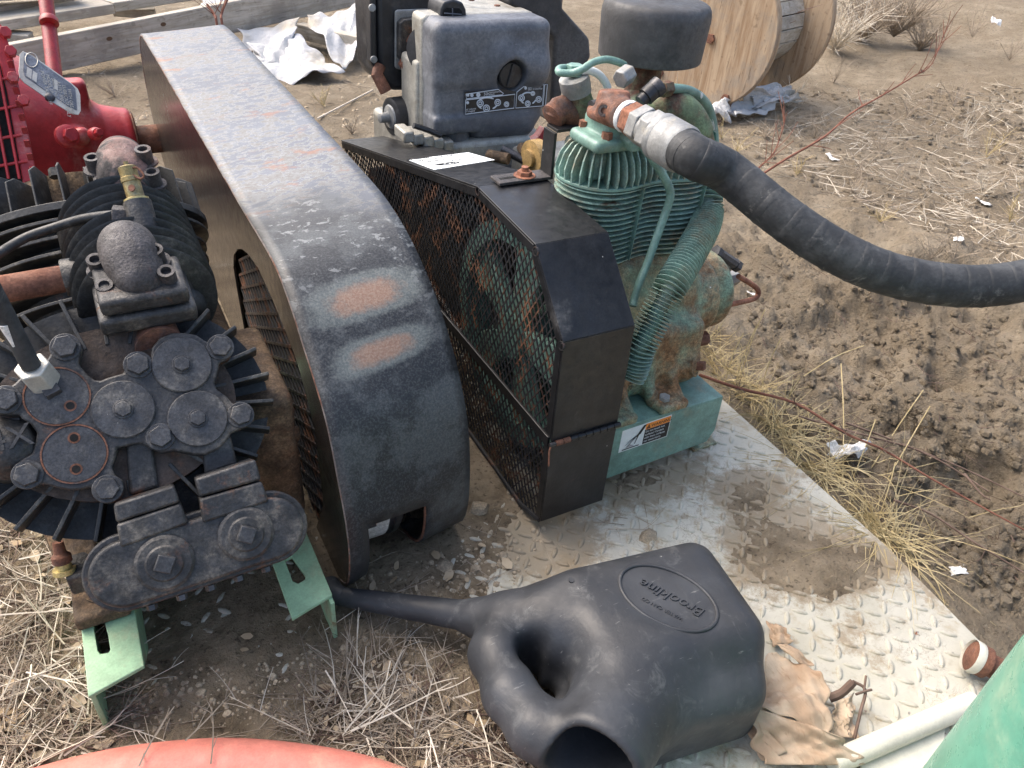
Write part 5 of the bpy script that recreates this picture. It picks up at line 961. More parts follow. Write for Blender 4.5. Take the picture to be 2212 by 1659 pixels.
text('Brookline', .0225, oc-m1*.050-m2*.008, m1, m2, M['can'], wc, 'raised_lettering', .0022, shear=.25); text('WATER CAN CO', .0075, oc-m1*.03+m2*.02, m1, m2, M['can'], wc, 'raised_lettering', .0015)
for (x, y) in ((.588, .50), (.43, .52), (.60, .38), (.47, .375)): MB().lathe((x, y, .1555), (0, 0, 1), [(.004, -.002), (.004, .0006), (.001, .0006)], 14).build('mould_mark', M['can'], wc)
# ---------------------------------------------------------------- green tank, pipes, pink hose
tk = thing('green_tank', 'upright glossy green tank beside the cream pipe', 'tank', (.695, .0, 0)); tcx, tcy, tr_ = .684, .010, .134
MB().lathe((tcx, tcy, 0), (0, 0, 1), [(tr_*.8, .02), (tr_*.97, .05), (tr_, .09), (tr_, .62), (tr_*.95, .67), (tr_*.75, .71), (tr_*.4, .735), (.01, .74)], 72).build('shell', M['green_tank'], tk, 50)
for k in range(3): t = k*2.1+.6; MB().box((tcx+.10*math.cos(t), tcy+.10*math.sin(t), .03), .012, .012, .03).build('leg', M['green_tank'], tk, None, .003)
rf = Z(*y6(1690, 985), .03); frd = V((.6, -.75, -.2)).normalized()
ft2 = thing('pipe_stub', 'short rusty banded pipe end lying beside the green tank', 'pipe fitting', (rf.x, rf.y, 0))
MB().lathe(rf-frd*.02, frd, [(.020, 0), (.023, .002), (.023, .022), (.017, .023), (.017, .05), (.001, .05)], 28).build('collar', M['rust'], ft2, 35); MB().lathe(rf-frd*.024, frd, [(.0235, .002), (.0242, .004), (.0242, .012), (.0235, .014)], 28, True).build('cream_band', M['cream_pipe'], ft2); MB().cyl(rf+frd*.02, rf+frd*.09, .0165, n=24).build('green_tube', M['green_tank'], ft2)
cp = thing('cream_pipe', 'smooth cream plastic pipe lying on the deck by the green tank', 'pipe', (.8, .2, 0))
c0, c1_ = Z(*y6(880, 1560), .016), Z(*y6(1480, 1300), .016); cd_ = (c1_-c0); MB().tube([c0-cd_*.25, c0, c1_, c1_+cd_*.25], .0145, 24).build('pipe_body', M['cream_pipe'], cp)
cp2 = thing('cream_sheet', 'flat cream plastic offcut lying under the cream pipe', 'sheet', (.74, .16, 0)); pp = [Z(*y6(*q), .006) for q in ((900, 1640), (1440, 1400), (1420, 1760), (950, 1800))]; MB().prism(pp, (0, 0, -.004)).build('sheet', M['cream_pipe'], cp2, None, .001)
ph = thing('pink_hose', 'faded salmon red rubber hose curving over the dead weeds', 'hose', (.0, .5, 0)); R3 = .036
hq = [(-420, 1860, .037), (-150, 1800, .037), (60, 1738, .04), (250, 1690, .045), (460, 1668, .048), (640, 1680, .046), (800, 1712, .042), (950, 1775, .037), (1100, 1860, .037)]
MB().tube(spline([Z(u, v, z_) for u, v, z_ in hq], 10), R3, 36).build('hose_body', M['pink_hose'], ph, 70)
# ---------------------------------------------------------------- crumpled brown paper
pp_ = thing('crumpled_paper', 'crumpled sheet of dry brown paper against the watering can', 'paper', (.65, .3, 0))
def sheet(corners, nu, nv, amp, seed, name, mat, par, fold=6., thick=.0008):
    rs = np.random.default_rng(seed); ph_ = rs.random(8)*6.28; vs = []
    for i in range(nu+1):
        for j in range(nv+1):
            u, v = i/nu, j/nv; p = corners[0].lerp(corners[1], u).lerp(corners[3].lerp(corners[2], u), v)
            w_ = math.sin(u*fold+ph_[0]+2*v)+.6*math.sin(v*fold*1.3+ph_[1]+u*3)+.5*abs(math.sin((u+v)*fold*1.7+ph_[2]))+.3*math.sin(u*fold*3.1-v*fold*2+ph_[3])
            k = .5+.5*math.sin(v*7+ph_[4]+math.sin(u*9+ph_[5])); nrm_ = (corners[1]-corners[0]).cross(corners[3]-corners[0]).normalized()
            e = 1+.10*math.sin(v*13+ph_[6])*(abs(u-.5)*2)**3; c = (corners[0]+corners[1]+corners[2]+corners[3])/4
            vs.append(c+(p-c)*e+nrm_*amp*w_*(.5+.5*k))
    fs = [(i*(nv+1)+j, (i+1)*(nv+1)+j, (i+1)*(nv+1)+j+1, i*(nv+1)+j+1) for i in range(nu) for j in range(nv)]
    o = mkobj(name, vs, fs, mat, par, 30); s = o.modifiers.new('thickness', 'SOLIDIFY'); s.thickness = thick; return o
PP = lambda x, y, z_: Z(*y6(x, y), z_)
sheet([PP(350, 900, .035), PP(680, 1090, .05), PP(720, 1460, .045), PP(160, 1240, .05)], 34, 34, .009, 4, 'sheet', M['paper'], pp_)
sheet([PP(150, 1240, .055), PP(730, 1440, .05), PP(960, 1640, .02), PP(280, 1640, .025)], 30, 26, .007, 9, 'folded_flap', M['paper'], pp_)
sheet([PP(110, 1300, .03), PP(160, 1230, .052), PP(420, 1560, .03), PP(270, 1620, .012)], 14, 14, .004, 5, 'folded_flap', M['paper'], pp_)
sheet([PP(360, 860, .05), PP(480, 880, .05), PP(620, 1010, .04), PP(520, 1000, .045)], 14, 10, .003, 12, 'curled_edge', M['paper'], pp_)
sheet([PP(720, 1250, .03), PP(870, 1180, .03), PP(880, 1470, .012), PP(730, 1460, .012)], 16, 16, .006, 21, 'torn_scrap', M['paper'], pp_, 9)
sheet([PP(300, 720, .012), PP(420, 760, .02), PP(470, 850, .02), PP(340, 880, .012)], 12, 12, .004, 31, 'torn_scrap', M['paper'], pp_, 9)
tw = thing('broken_twig', 'short broken twig leaning beside the brown paper', 'twig', tuple(PP(720, 1220, 0)))
MB().tube(spline([PP(700, 1215, .02), PP(780, 1180, .03), PP(855, 1110, .045)], 4), [.0065]*4+[.006]*4+[.0055], 8).build('stick', M['darkstem'], tw); MB().tube(spline([PP(850, 1105, .045), PP(930, 1160, .04), PP(900, 1300, .03), PP(860, 1470, .012)], 4), .0022, 6).build('side_twig', M['darkstem'], tw); MB().tube([PP(870, 1190, .04), PP(930, 1170, .042), PP(970, 1160, .04)], .0018, 5).build('side_twig', M['darkstem'], tw); MB().tube([PP(920, 1180, .04), PP(935, 1070, .05)], .0016, 5).build('side_twig', M['darkstem'], tw)
# ---------------------------------------------------------------- lumber, sheeting and cable reel behind
def board(q0, t0, q1, t1, w_, h_, label, up=V((0, 0, 1)), ext0=0., ext1=0., flat=False):
    p0, p1 = (Z(*q0, t0), Z(*q1, t1)) if t0 < 1 else (T(*q0, t0), T(*q1, t1)); d = (p1-p0); p0 = p0-d*ext0; p1 = p1+d*ext1; d = (p1-p0); L = d.length; ex_ = d.normalized()
    side = ex_.cross(up).normalized(); uu = side.cross(ex_)
    if side.dot(FW) < 0: side = -side
    c = (p0+p1)/2+uu*h_/2+side*w_/2
    o = thing('lumber_board', label, 'board', (c.x, c.y, min(p0.z, p1.z)), 'lumber boards piled at the back')
    k = MB(); k.box((0, 0, 0), L/2, w_/2, h_/2); b_ = mkobj('plank', k.v, k.f, M['lumber'], None, None, .004)
    mw = Matrix.Identity(4)
    for i in range(3): mw[i][0] = ex_[i]; mw[i][1] = side[i]; mw[i][2] = uu[i]; mw[i][3] = c[i]-uu[i]*h_/2-o.location[i]
    for v in b_.data.vertices: v.co = v.co
    b_.location = (0, 0, 0); b_.parent = o; b_.matrix_local = mw
    return o
board((-60, 198), 2.95, (802, 6), 4.15, .042, .135, 'long knotty plank on edge with its face toward the red post', ext1=.1)
board((-40, 76), .10, (250, 30), .13, .16, .042, 'plank lying flat with a broken square end over the dark gap', ext0=.2)
board((-40, 42), .13, (165, 13), .13, .15, .042, 'short plank lying flat behind the broken ended plank', ext0=.2)
board((250, 27), .12, (520, -14), .14, .14, .042, 'plank lying flat between the red post and white sheeting', ext1=.1)
board((-40, 18), .15, (400, -30), .16, .15, .042, 'bleached plank lying flat at the top of the pile', ext0=.2)
board((-30, 92), .06, (64, 99), .05, .09, .04, 'short batten crossing under the pile beside the red housing')
board((245, 36), .06, (335, 42), .05, .09, .04, 'short batten crossing behind the long knotty plank')
board((-30, 5), .2, (180, -8), .2, .15, .042, 'grey plank resting across the back of the pile', ext0=.2)
board((640, 84), .02, (800, 120), .02, .06, .07, 'low timber lying on the dirt behind the white sheeting', ext1=.05)
cl = thing('white_sheeting', 'white woven sheeting hanging in folds under the long plank', 'sheeting', tuple(T(650, 150, 3.6).xy)+(0,))
def c5(x, y, t): return T(*z5(x, y), t)
sheet([c5(960, 270, 3.62), c5(1510, 150, 3.75), c5(1390, 600, 3.45), c5(1150, 520, 3.42)], 28, 28, .022, 41, 'hanging_panel', M['cloth'], cl, 5, .003)
sheet([c5(1540, 140, 3.78), c5(2010, 30, 3.9), c5(2090, 260, 3.75), c5(1880, 620, 3.45)], 28, 28, .024, 43, 'hanging_panel', M['cloth'], cl, 6, .003)
sheet([c5(1080, 420, 3.5), c5(1500, 300, 3.62), c5(1860, 600, 3.40), c5(1310, 755, 3.28)], 28, 22, .018, 47, 'trailing_panel', M['cloth'], cl, 8, .003)
sheet([c5(640, -60, 4.4), c5(1000, -90, 4.6), c5(960, 20, 4.3), c5(660, 85, 4.2)], 16, 12, .02, 49, 'trailing_panel', M['cloth'], cl, 6, .003)
Pn = Z(1500, 226, .02); Pf = Z(1622, 188, .02); ux = (Pf-Pn); ux.z = 0; gap = ux.length; ux.normalize(); RR_ = .31
sp_ = thing('cable_reel', 'wooden cable reel with plywood flanges standing on the dirt', 'cable reel', (Pn.x, Pn.y, 0))
for k, P in enumerate((Pn, Pf)):
    cc_ = V((P.x, P.y, .015+RR_)); MB().lathe(cc_-ux*.02, ux, [(.03, 0), (RR_-.004, 0), (RR_, .004), (RR_, .034), (RR_-.004, .038), (.03, .038)], 96).build('flange', M['ply'], sp_, 30)
ca = V((Pn.x, Pn.y, .015+RR_))
for k in range(20):
    t = k*2*math.pi/20; t2 = (k+1)*2*math.pi/20-.02; e1, e2, _ = basis(ux); f_ = lambda a_, r: (e1*math.cos(a_)+e2*math.sin(a_))*r
    MB().prism([ca+ux*.018+f_(t, .185), ca+ux*.018+f_(t2, .185), ca+ux*.018+f_(t2, .16), ca+ux*.018+f_(t, .16)], ux*(gap-.038)).build('drum_stave', M['lumber'], sp_, None, .003)
for q in ((310, 235), (0, 440), (400, 600)):
    p = PT(y7(*q), ca-ux*.02, ux); MB().hexa(p, -ux, .02, .012).build('flange_bolt', M['rust'], sp_)
lt_ = thing('crumpled_sheeting', 'dirty white crumpled sheeting on the dirt beside the cable reel', 'sheeting', tuple(Z(1640, 215, 0)))
def c7(x, y, z_): return Z(*y7(x, y), z_)
sheet([c7(350, 640, .03), c7(560, 520, .14), c7(840, 590, .05), c7(480, 720, .03)], 34, 26, .03, 61, 'crumpled_sheet', M['cloth'], lt_, 10, .003); sheet([c7(170, 590, .06), c7(420, 620, .08), c7(420, 720, .03), c7(200, 680, .03)], 22, 16, .02, 63, 'crumpled_sheet', M['cloth'], lt_, 8, .003)
sheet([c7(540, 520, .12), c7(800, 510, .10), c7(840, 600, .05), c7(600, 640, .06)], 24, 18, .02, 66, 'crumpled_sheet', M['cloth'], lt_, 9, .003)
# ---------------------------------------------------------------- dry plants and litter
R = random.Random(11)
def stem(mb, p, d, L, r, n=5, bend=.25, taper=.5, k=3):
    pts = [V(p)]; d = V(d).normalized(); c = V((R.gauss(0, 1), R.gauss(0, 1), R.gauss(0, .5)))*bend
    for i in range(n): d = (d+c/n).normalized(); pts.append(pts[-1]+d*L/n)
    mb.tube(pts, [r*(1-taper*i/n) for i in range(n+1)], k, False); return pts
def weed(mb, p, d, L, r, lev=2, br=5):
    pts = stem(mb, p, d, L, r)
    if lev > 0:
        for _ in range(br):
            i = R.randint(1, len(pts)-1); q = pts[i-1].lerp(pts[i], R.random()); dd = (pts[i]-pts[i-1]).normalized(); dv = (dd+V((R.gauss(0, .7), R.gauss(0, .7), R.gauss(0, .5)))).normalized()
            weed(mb, q, dv, L*R.uniform(.25, .5), r*.6, lev-1, 3)
def rpoly(poly):
    xs = [p[0] for p in poly]; ys = [p[1] for p in poly]
    while True:
        x, y = R.uniform(min(xs), max(xs)), R.uniform(min(ys), max(ys))
        if inpoly(x, y, poly): return x, y
def gpt(u, v, dz=0.):
    p = Z(u, v, 0.); 
    for _ in range(3): p = Z(u, v, floor(p.x, p.y)+dz)
    return p
def weedmat(poly, n, name, label, mat, L=(.05, .12), r=.0011, lift=.012, lev=1, fl=.12):
    mb = MB()
    for _ in range(n):
        p = gpt(*rpoly(poly)); p.z += R.uniform(0, lift); t = R.uniform(0, 6.28); weed(mb, p, (math.cos(t), math.sin(t), R.uniform(-.03, fl)), R.uniform(*L), r*R.uniform(.7, 1.25), lev, 4)
    o = mb.build(name, mat, None, 60); tag(o, label, 'dead weeds', kind='stuff'); return o
PL = [(-40, 1120), (90, 1150), (150, 1300), (200, 1500), (250, 1640), (-40, 1680)]; PMid = [(740, 1420), (860, 1440), (960, 1500), (1060, 1560), (1180, 1640), (1200, 1700), (700, 1700), (640, 1560)]
weedmat(PL, 210, 'dead_weed_mat', 'tangle of pale dead stems left of the pale green rails', M['weed']); weedmat(PL, 50, 'dead_weed_mat', 'bleached stems on top of the tangle left of the rails', M['pale'], (.06, .14), .0012, .03)
weedmat(PL, 120, 'dead_weed_mat', 'dark dead stems low in the tangle left of the rails', M['darkstem'], (.04, .09), .0011, .004)
weedmat(PMid, 200, 'dead_weed_mat', 'tangle of pale dead stems between the pink hose and watering can', M['weed']); weedmat(PMid, 110, 'dead_weed_mat', 'dark dead stems low in the tangle beside the watering can', M['darkstem'], (.04, .09), .0011, .004); weedmat(PMid, 30, 'dead_weed_mat', 'bleached stems on top of the tangle beside the watering can', M['pale'], (.06, .14), .0012, .03)
weedmat([(280, 1480), (560, 1560), (700, 1420), (740, 1300), (700, 1480), (650, 1600), (280, 1580)], 14, 'dead_weed_mat', 'thin dead stems on the dirt between the two pale green rails', M['weed'], (.03, .1), .0008, .004, 1, .03)
weedmat([(780, 1230), (1000, 1160), (1300, 1080), (1480, 1000), (1400, 1130), (1150, 1230), (900, 1350), (780, 1400)], 26, 'dead_weed_mat', 'thin dead stems scattered on the deck below the mesh guard', M['weed'], (.05, .15), .0007, .006, 1, .05)
# twigs over the pink hose
for k, (u, v, t) in enumerate(((300, 1655, 1.0), (400, 1600, .4), (455, 1650, 1.2))):
    mb = MB(); weed(mb, Z(u, v, .088), (math.cos(t), math.sin(t), .12), .07, .0011, 1, 4); tag(mb.build('dead_twig', M['weed'], None, 60), 'small dead twig lying across the pink hose', 'twig', 'twigs on the pink hose')
# straw along the plate edge
def blades(n, f, name, label, mat, L, r, up, lean):
    mb = MB()
    for _ in range(n):
        p = f(); t = R.uniform(0, 6.28); d = V((math.cos(t)*lean, math.sin(t)*lean, R.uniform(*up))); pts = [V(p)]; LL = R.uniform(*L); dr = R.uniform(.3, 1.6); m = 6; d.normalize()
        for i in range(m): d = (d+V((0, 0, -dr/m))+V((R.gauss(0, .06), R.gauss(0, .06), 0))).normalized(); q = pts[-1]+d*LL/m; q.z = max(q.z, floor(q.x, q.y)+.001); pts.append(q)
        mb.tube(pts, [r*(1-.75*i/m) for i in range(m+1)], 3, False)
    o = mb.build(name, mat, None, 60); tag(o, label, 'dry grass', kind='stuff'); return o
CL = [(1610, 860), (1650, 905), (1690, 950), (1745, 1010), (1860, 1125), (1890, 1160), (1925, 1185)]
EL = [(1600, 850), (1650, 900), (1700, 960), (1760, 1020), (1830, 1100), (1880, 1160), (1920, 1185)]
def edgep(sp=.05):
    if R.random() < .75:
        c = R.choice(CL); p = Z(c[0], c[1], 0); return V((p.x+.015+abs(R.gauss(0, sp*.5)), p.y+R.gauss(0, .018), -.02))
    k = R.random()*(len(EL)-1); i = int(k); u = EL[i][0]+(EL[i+1][0]-EL[i][0])*(k-i); v = EL[i][1]+(EL[i+1][1]-EL[i][1])*(k-i); p = Z(u, v, 0); return V((p.x+.012+abs(R.gauss(0, sp)), p.y+R.gauss(0, .03), -.02))
blades(430, lambda: edgep(.045), 'straw_grass', 'matted yellow straw grass along the deck plate edge', M['straw'], (.05, .14), .0011, (.15, 1.1), .9)
blades(90, lambda: edgep(.08), 'straw_grass', 'longer loose straw stalks leaning off the deck edge', M['straw'], (.12, .26), .0008, (.2, .7), 1.)
blades(180, lambda: (lambda p: V((p.x, p.y, -.02)))(gpt(*rpoly([(1500, 740), (1560, 760), (1640, 860), (1580, 860)]))), 'straw_grass', 'straw grass behind the corner of the green stand', M['straw'], (.05, .12), .0009, (.4, 1.2), .7)
for (u, v, h_) in (((1565, 830, .13)), (1595, 830, .19), (1640, 850, .14), (1585, 840, .16), (1690, 900, .1)):
    mb = MB(); p = gpt(u, v); mb.tube(spline([p, p+V((.004, .003, h_*.6)), p+V((.012, .0, h_))], 3), .0011, 5, False); tag(mb.build('straw_stalk', M['straw'], None, 60), 'single upright straw stalk standing behind the green stand corner', 'grass stalk', 'upright straw stalks')
for q in ((1100, 410, 1190, 1000), (1230, 980, 1310, 750), (1350, 900, 1600, 570), (1440, 1000, 1640, 670), (1400, 1200, 1430, 1010), (880, 430, 1240, 300)):
    mb = MB(); p0 = Z(*y8(q[0], q[1]), .03); p1 = Z(*y8(q[2], q[3]), .045)
    if q[1] < q[3]: p0, p1 = p1, p0
    p0.z = floor(p0.x, p0.y); mb.tube(spline([p0, p0.lerp(p1, .5)+V((0, 0, .012)), p1+V((0, 0, .0))], 4), .0011, 5, False); tag(mb.build('straw_stalk', M['straw'], None, 60), 'long straw stalk sticking out over the mud from the deck edge', 'grass stalk', 'straw stalks over the mud')
# red fallen stem with its grey neighbours
rs2 = thing('fallen_branch', 'long thin red brown stem lying across the straw at the deck edge', 'stem', tuple(Z(*y8(820, 650), 0))); rp = [Z(*y8(x, y), z_) for x, y, z_ in ((240, 478, .05), (480, 560, .06), (820, 650, .06), (1120, 830, .05), (1350, 930, .04), (1600, 1080, .03), (1900, 1250, .02), (2212, 1420, .015))]
rsp = spline(rp, 5); MB().tube(rsp, [.0034*(1-.6*i/len(rsp)) for i in range(len(rsp))], 7).build('main_stem', M['redstem'], rs2)
for k in (5, 10, 15, 20):
    mb = MB()
    for _ in range(9): stem(mb, rsp[k], (R.gauss(0, 1), R.gauss(0, 1), R.uniform(0, 1)), R.uniform(.012, .03), .0011, 3)
    mb.build('side_shoots', M['darkstem'], rs2, kind='stuff')
for k, pth in enumerate((((840, 730), (1050, 790), (1300, 860), (1550, 930), (1850, 1050), (2212, 1220)), ((1420, 1240), (1640, 1320), (1900, 1490), (2212, 1680)), ((1130, 770), (1400, 870), (1700, 1000), (2000, 1190)), ((1850, 1080), (1950, 1200), (2010, 1240)))):
    mb = MB(); q = spline([Z(*y8(*p), .012) for p in pth], 5); mb.tube(q, [.0024*(1-.5*i/len(q)) for i in range(len(q))], 6); tag(mb.build('grey_stem', M['darkstem'], None, 60), 'thin grey brown stem lying on the mud off the deck edge', 'stem', 'fallen stems on the mud')
# tall reddish shrub stems behind the hose
def branchy(name, label, px, zs, r, mat, n=16, L=(.05, .14)):
    base = gpt(*px[0]); t0 = (base-CAM).dot(FW); pts = [base]+[T(*p, t0+dz) for p, dz in zip(px[1:], zs)]
    o = thing(name, label, 'dry shrub', tuple(base)); q = spline(pts, 5); MB().tube(q, [r*(1-.75*i/len(q)) for i in range(len(q))], 6).build('main_stem', mat, o)
    mb = MB()
    for _ in range(n):
        i = R.randint(int(len(q)*.2), len(q)-2); d = (q[i+1]-q[i]).normalized(); stem(mb, q[i], d+V((R.gauss(0, .5), R.gauss(0, .5), R.gauss(.2, .4))), R.uniform(*L), r*.4, 4)
    mb.build('side_shoots', mat, o, kind='stuff')
    mb = MB()
    for i in range(6, len(q), 7):
        for _ in range(8): stem(mb, q[i], (R.gauss(0, 1), R.gauss(0, 1), R.gauss(0, 1)), .012, .0012, 2)
    mb.build('seed_heads', M['darkstem'], o, kind='stuff')
branchy('red_shrub_stem', 'long slanting red brown shrub stem rising behind the black hose', [y7(545, 1110), y7(760, 970), y7(1000, 830), y7(1160, 690), y7(1350, 580), y7(1540, 465), y7(1650, 390), y7(1740, 170)], (.02, .05, .08, .1, .12, .13, .15), .0048, M['redstem'], 22)
branchy('red_shrub_stem', 'short red brown shrub stem forking up beside the slanting one', [y7(535, 1100), y7(600, 1020), y7(690, 930), y7(740, 800), y7(770, 690)], (.01, .03, .05, .06), .0042, M['redstem'], 12)
branchy('red_shrub_stem', 'thin dark shrub stem rising in front of the cable reel', [y7(355, 760), y7(520, 490), y7(640, 330), y7(760, 150), y7(830, 20)], (.02, .05, .08, .1), .0045, M['darkstem'], 8)
branchy('red_shrub_stem', 'thin red stem standing behind the green outlet tube', [z7(540, 1110), z7(510, 960), z7(480, 800)], (.0, .0), .004, M['redstem'], 4)
for (q, lb) in (((z5(790, 250), z5(760, 130), z5(700, 40)), 'orange brown forked stem in front of the long plank'), ((z5(835, 250), z5(825, 120), z5(880, -20)), 'orange brown upright stem beside the forked stem')):
    base = T(*q[0], 2.6); o = thing('orange_stem', lb, 'dry shrub', (base.x, base.y, 0)); pts = [V((base.x, base.y, 0)), base, T(*q[1], 2.62), T(*q[2], 2.64)]; MB().tube(spline(pts, 4), .0045, 6).build('main_stem', M['redstem'], o); mb = MB()
    for _ in range(6): stem(mb, pts[2], (R.gauss(0, .6), R.gauss(0, .6), 1), .08, .0014)
    mb.build('side_shoots', M['redstem'], o, kind='stuff')
# small dead plants over the yard
def plant(p, h_, n, mat, r=.0016): 
    mb = MB()
    for _ in range(n): t = R.uniform(0, 6.28); s = R.uniform(.2, 1.2); weed(mb, p, (math.cos(t)*s, math.sin(t)*s, 1), h_*R.uniform(.5, 1), r, 1, 5)
    return mb
spots = [(1760, 300, .12), (1850, 260, .14), (1720, 380, .10), (1900, 330, .14), (1960, 250, .16), (2080, 300, .2), (2130, 340, .16), (2060, 230, .15), (2180, 130, .2), (2120, 420, .12), (2180, 480, .12), (1840, 420, .10), (1650, 300, .12), (1700, 230, .13), (1590, 330, .1), (2010, 560, .09), (2060, 560, .09), (1980, 640, .08), (1560, 300, .1), (1800, 180, .16), (2100, 80, .2), (640, 250, .08), (700, 230, .08), (590, 230, .08), (760, 290, .07), (1470, 230, .14), (1500, 210, .16), (170, 260, .08), (250, 210, .1), (290, 320, .07), (1900, 480, .08), (1780, 560, .07), (2150, 640, .1)]
for k, (u, v, h_) in enumerate(spots):
    p = gpt(u, v); o = plant(p, h_, 7, (M['weed'], M['pale'], M['straw'], M['weed'])[k % 4], .0017 if v < 300 else .0012).build('dead_weed', (M['weed'], M['pale'], M['straw'], M['weed'])[k % 4], None, 60); tag(o, ('small grey', 'small bleached', 'small yellow', 'small grey')[k % 4]+(' dead weed on the dirt behind the rounded guard' if u < 1300 else ' dead weed on the dirt near the cable reel' if v < 240 and u < 1830 else ' dead weed on the slope beyond the cable reel' if v < 240 else ' dead weed rooted in the mud below the hose loop' if v > 450 else ' dead weed on the dirt beyond the black hose'), 'weed', 'dead weeds in the yard dirt')
for k, (u, v, h_, n) in enumerate(((1800, 110, .30, 60), (1860, 90, .34, 70), (1930, 80, .34, 70), (1790, 50, .36, 50), (1985, 110, .24, 40))):
    p = gpt(u, v); o = plant(p, h_, n, None, .0026).build('dead_bush', M['weed'] if k % 3 else M['pale'], None, 60); tag(o, ('grey dead bush on the slope touching the reel flange', 'wide grey dead bush beside the bleached scrap', 'tallest grey dead bush on the dirt slope', 'pale dead bush close behind the cable reel', 'low grey dead bush nearest the long shrub stem tip')[k], 'bush', 'dead bushes beyond the reel')
far = [(1560, 260), (1700, 200), (2212, 180), (2212, 560), (1900, 470), (1600, 330)]
weedmat(far, 330, 'fallen_straw', 'fallen straw and dead stems strewn over the yard dirt', M['pale'], (.06, .2), .0012, .004, 1, .06); weedmat(far, 260, 'fallen_straw', 'grey dead stems strewn over the yard dirt', M['weed'], (.06, .2), .0012, .004, 1, .06)
weedmat([(1560, 560), (1760, 560), (2212, 700), (2212, 1250), (2000, 1240), (1700, 900)], 150, 'fallen_straw', 'short dead stems pressed into the mud right of the deck', M['darkstem'], (.02, .07), .0008, .002, 1, .04)
weedmat([(130, 170), (320, 130), (520, 180), (640, 200), (800, 130), (840, 240), (700, 320), (640, 260), (340, 320), (260, 330)], 120, 'fallen_straw', 'dead stems strewn over the dirt behind the rounded guard', M['weed'], (.04, .14), .0011, .004, 1, .05)
for k, (u0, v0, u1, v1) in enumerate(((686, 262, 805, 200), (1650, 985, 1720, 990))[:1]): mb = MB(); mb.tube([gpt(u0, v0)+V((0, 0, .01)), gpt(u1, v1)+V((0, 0, .01))], .0035, 6); tag(mb.build('pale_stick', M['pale'], None, 60), 'long pale stick lying on the dirt beside the rounded guard', 'stick')
# litter, pebbles and clods
def scrap(u, v, s, seed, label, mat=None, h_=.01):
    p = gpt(u, v); e1 = V((R.uniform(-1, 1), R.uniform(-1, 1), .1)).normalized()*s; e2 = V((-e1.y, e1.x, .15*s)); c = p+V((0, 0, h_)); o = thing('litter_scrap', label, 'litter', tuple(p), 'pale litter scraps on the dirt')
    sheet([c-e1-e2*.6, c+e1-e2*.5, c+e1*.8+e2*.6, c-e1*.9+e2*.5], 8, 8, s*.14, seed, 'scrap', mat or M['litter'], o, 6, .0008)
for u, v, s, lb in ((2068, 522, .026, 'white feathery scrap on the mud above the hose end'), (2120, 442, .03, 'long torn white scrap on the dirt below the shrub stem tips'), (2150, 50, .05, 'pale crumpled wrapper high on the dirt slope'), (1795, 345, .03, 'curled pale scrap between dead weeds behind the hose'), (2065, 1240, .014, 'small white fluff caught on the grey stem'), (1620, 640, .012, 'tiny white scrap beside the breather fitting'), (1862, 88, .035, 'bleached scrap at the foot of the dead bushes')): scrap(u, v, s, int(u), lb)
o = thing('plastic_lump', 'crumpled clear plastic half buried in the straw at the deck edge', 'litter', tuple(gpt(1840, 960)))
sheet([Z(*y8(1010, 900), .0), Z(*y8(1280, 880), .01), Z(*y8(1230, 960), .01), Z(*y8(1040, 970), -.005)], 14, 14, .012, 77, 'lump', M['litter'], o, 6)
rk = MB()
def rock(mb, p, s):
    n = 6; vs = [V(p)+V((0, 0, s*R.uniform(.45, .7)))]
    for k in range(n): a_ = k*6.283/n; vs.append(V(p)+V((math.cos(a_)*s*R.uniform(.5, .8), math.sin(a_)*s*R.uniform(.5, .8), s*R.uniform(.3, .5))))
    for k in range(n): a_ = k*6.283/n; vs.append(V(p)+V((math.cos(a_)*s*R.uniform(.8, 1.1), math.sin(a_)*s*R.uniform(.8, 1.1), -s*.2)))
    fs = [(0, 1+k, 1+(k+1) % n) for k in range(n)]+[(1+k, 1+n+k, 1+n+(k+1) % n, 1+(k+1) % n) for k in range(n)]; mb.add(vs, fs)
mud = [(1560, 540), (1760, 540), (2212, 690), (2212, 1350), (1960, 1200), (1700, 900)]
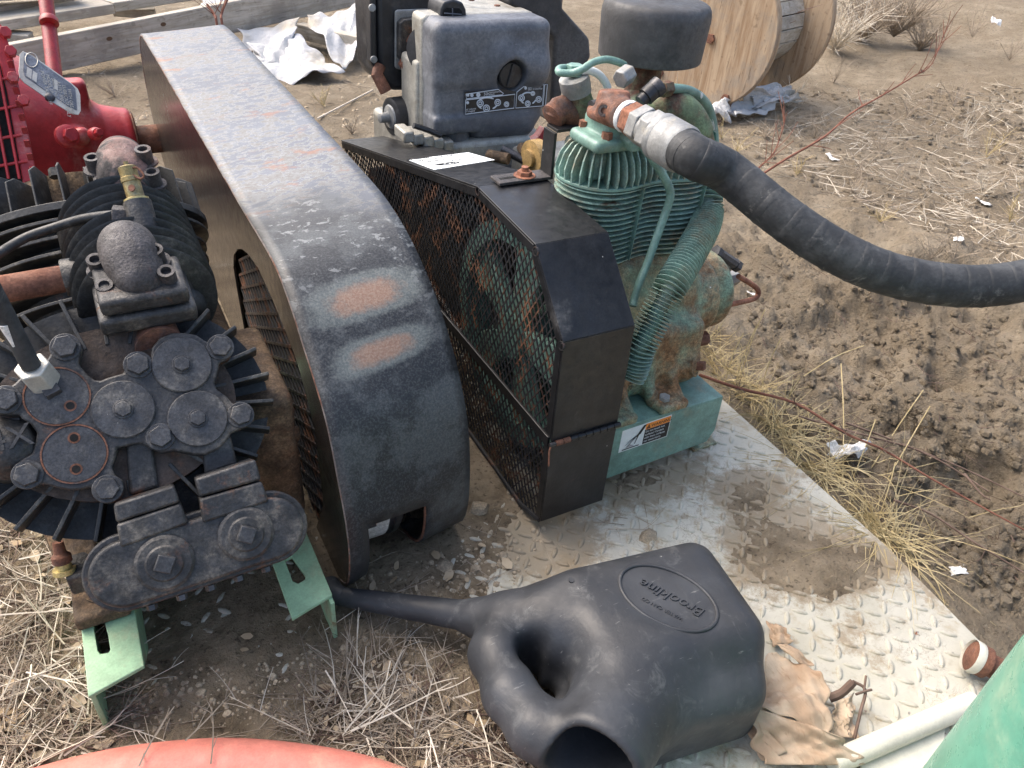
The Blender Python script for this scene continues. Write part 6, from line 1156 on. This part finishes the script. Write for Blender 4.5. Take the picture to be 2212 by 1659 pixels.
for _ in range(2600): p = gpt(*rpoly(mud)); rock(rk, p, abs(R.gauss(0, .005))+.0015)
for _ in range(1100): p = gpt(*rpoly(far)); rock(rk, p, abs(R.gauss(0, .007))+.003)
tag(rk.build('dirt_clod', M['ground'], None, 50), 'loose crumbs of dirt scattered over the yard', 'dirt', kind='stuff')
rk = MB()
for poly, n, s in (([(200, 1480), (700, 1400), (1000, 1300), (1100, 1450), (700, 1560), (300, 1580)], 500, .0022), ([(760, 1250), (1200, 1120), (1100, 1300), (860, 1360)], 300, .0025), ([(130, 170), (320, 130), (560, 180), (840, 150), (840, 260), (660, 300), (300, 320)], 250, .006)):
    for _ in range(n): p = gpt(*rpoly(poly)); rock(rk, p, abs(R.gauss(0, s))+.001)
tag(rk.build('gravel_bits', M['pebble'], None, 50), 'small gravel bits in the dirt between the machines', 'gravel', kind='stuff')
for (u, v, s) in ((960, 1222, .016), (1035, 1100, .02), (1400, 1160, .02)):
    mb = MB(); p = gpt(u, v); rock(mb, p, s); o = mb.build('stone', M['pebble'], None, 60); tag(o, 'rounded tan stone on the dirt between the two guards', 'stone', 'stones by the guards')
lf = MB()
for poly, n in ((PL, 70), (PMid, 70), ([(700, 1260), (1000, 1180), (1180, 1160), (1050, 1300), (800, 1420)], 14), ([(560, 1260), (700, 1280), (720, 1420), (560, 1500), (420, 1480)], 3)):
    for _ in range(n):
        p = gpt(*rpoly(poly)); s = R.uniform(.004, .014); t = R.uniform(0, 6.28); e1 = V((math.cos(t), math.sin(t), R.uniform(-.3, .3)))*s; e2 = V((-math.sin(t), math.cos(t), R.uniform(-.4, .4)))*s*R.uniform(.3, .7); c = p+V((0, 0, .006))
        lf.add([c-e1, c-e1*.4-e2, c+e1*.5-e2*.8, c+e1, c+e1*.3+e2, c-e1*.5+e2*.9], [(0, 1, 2, 3, 4, 5)])
o = lf.build('leaf_litter', M['leaf'], None, None); tag(o, 'dry leaf fragments lying among the dead stems', 'leaf litter', kind='stuff'); sm = o.modifiers.new('thickness', 'SOLIDIFY'); sm.thickness = .0005
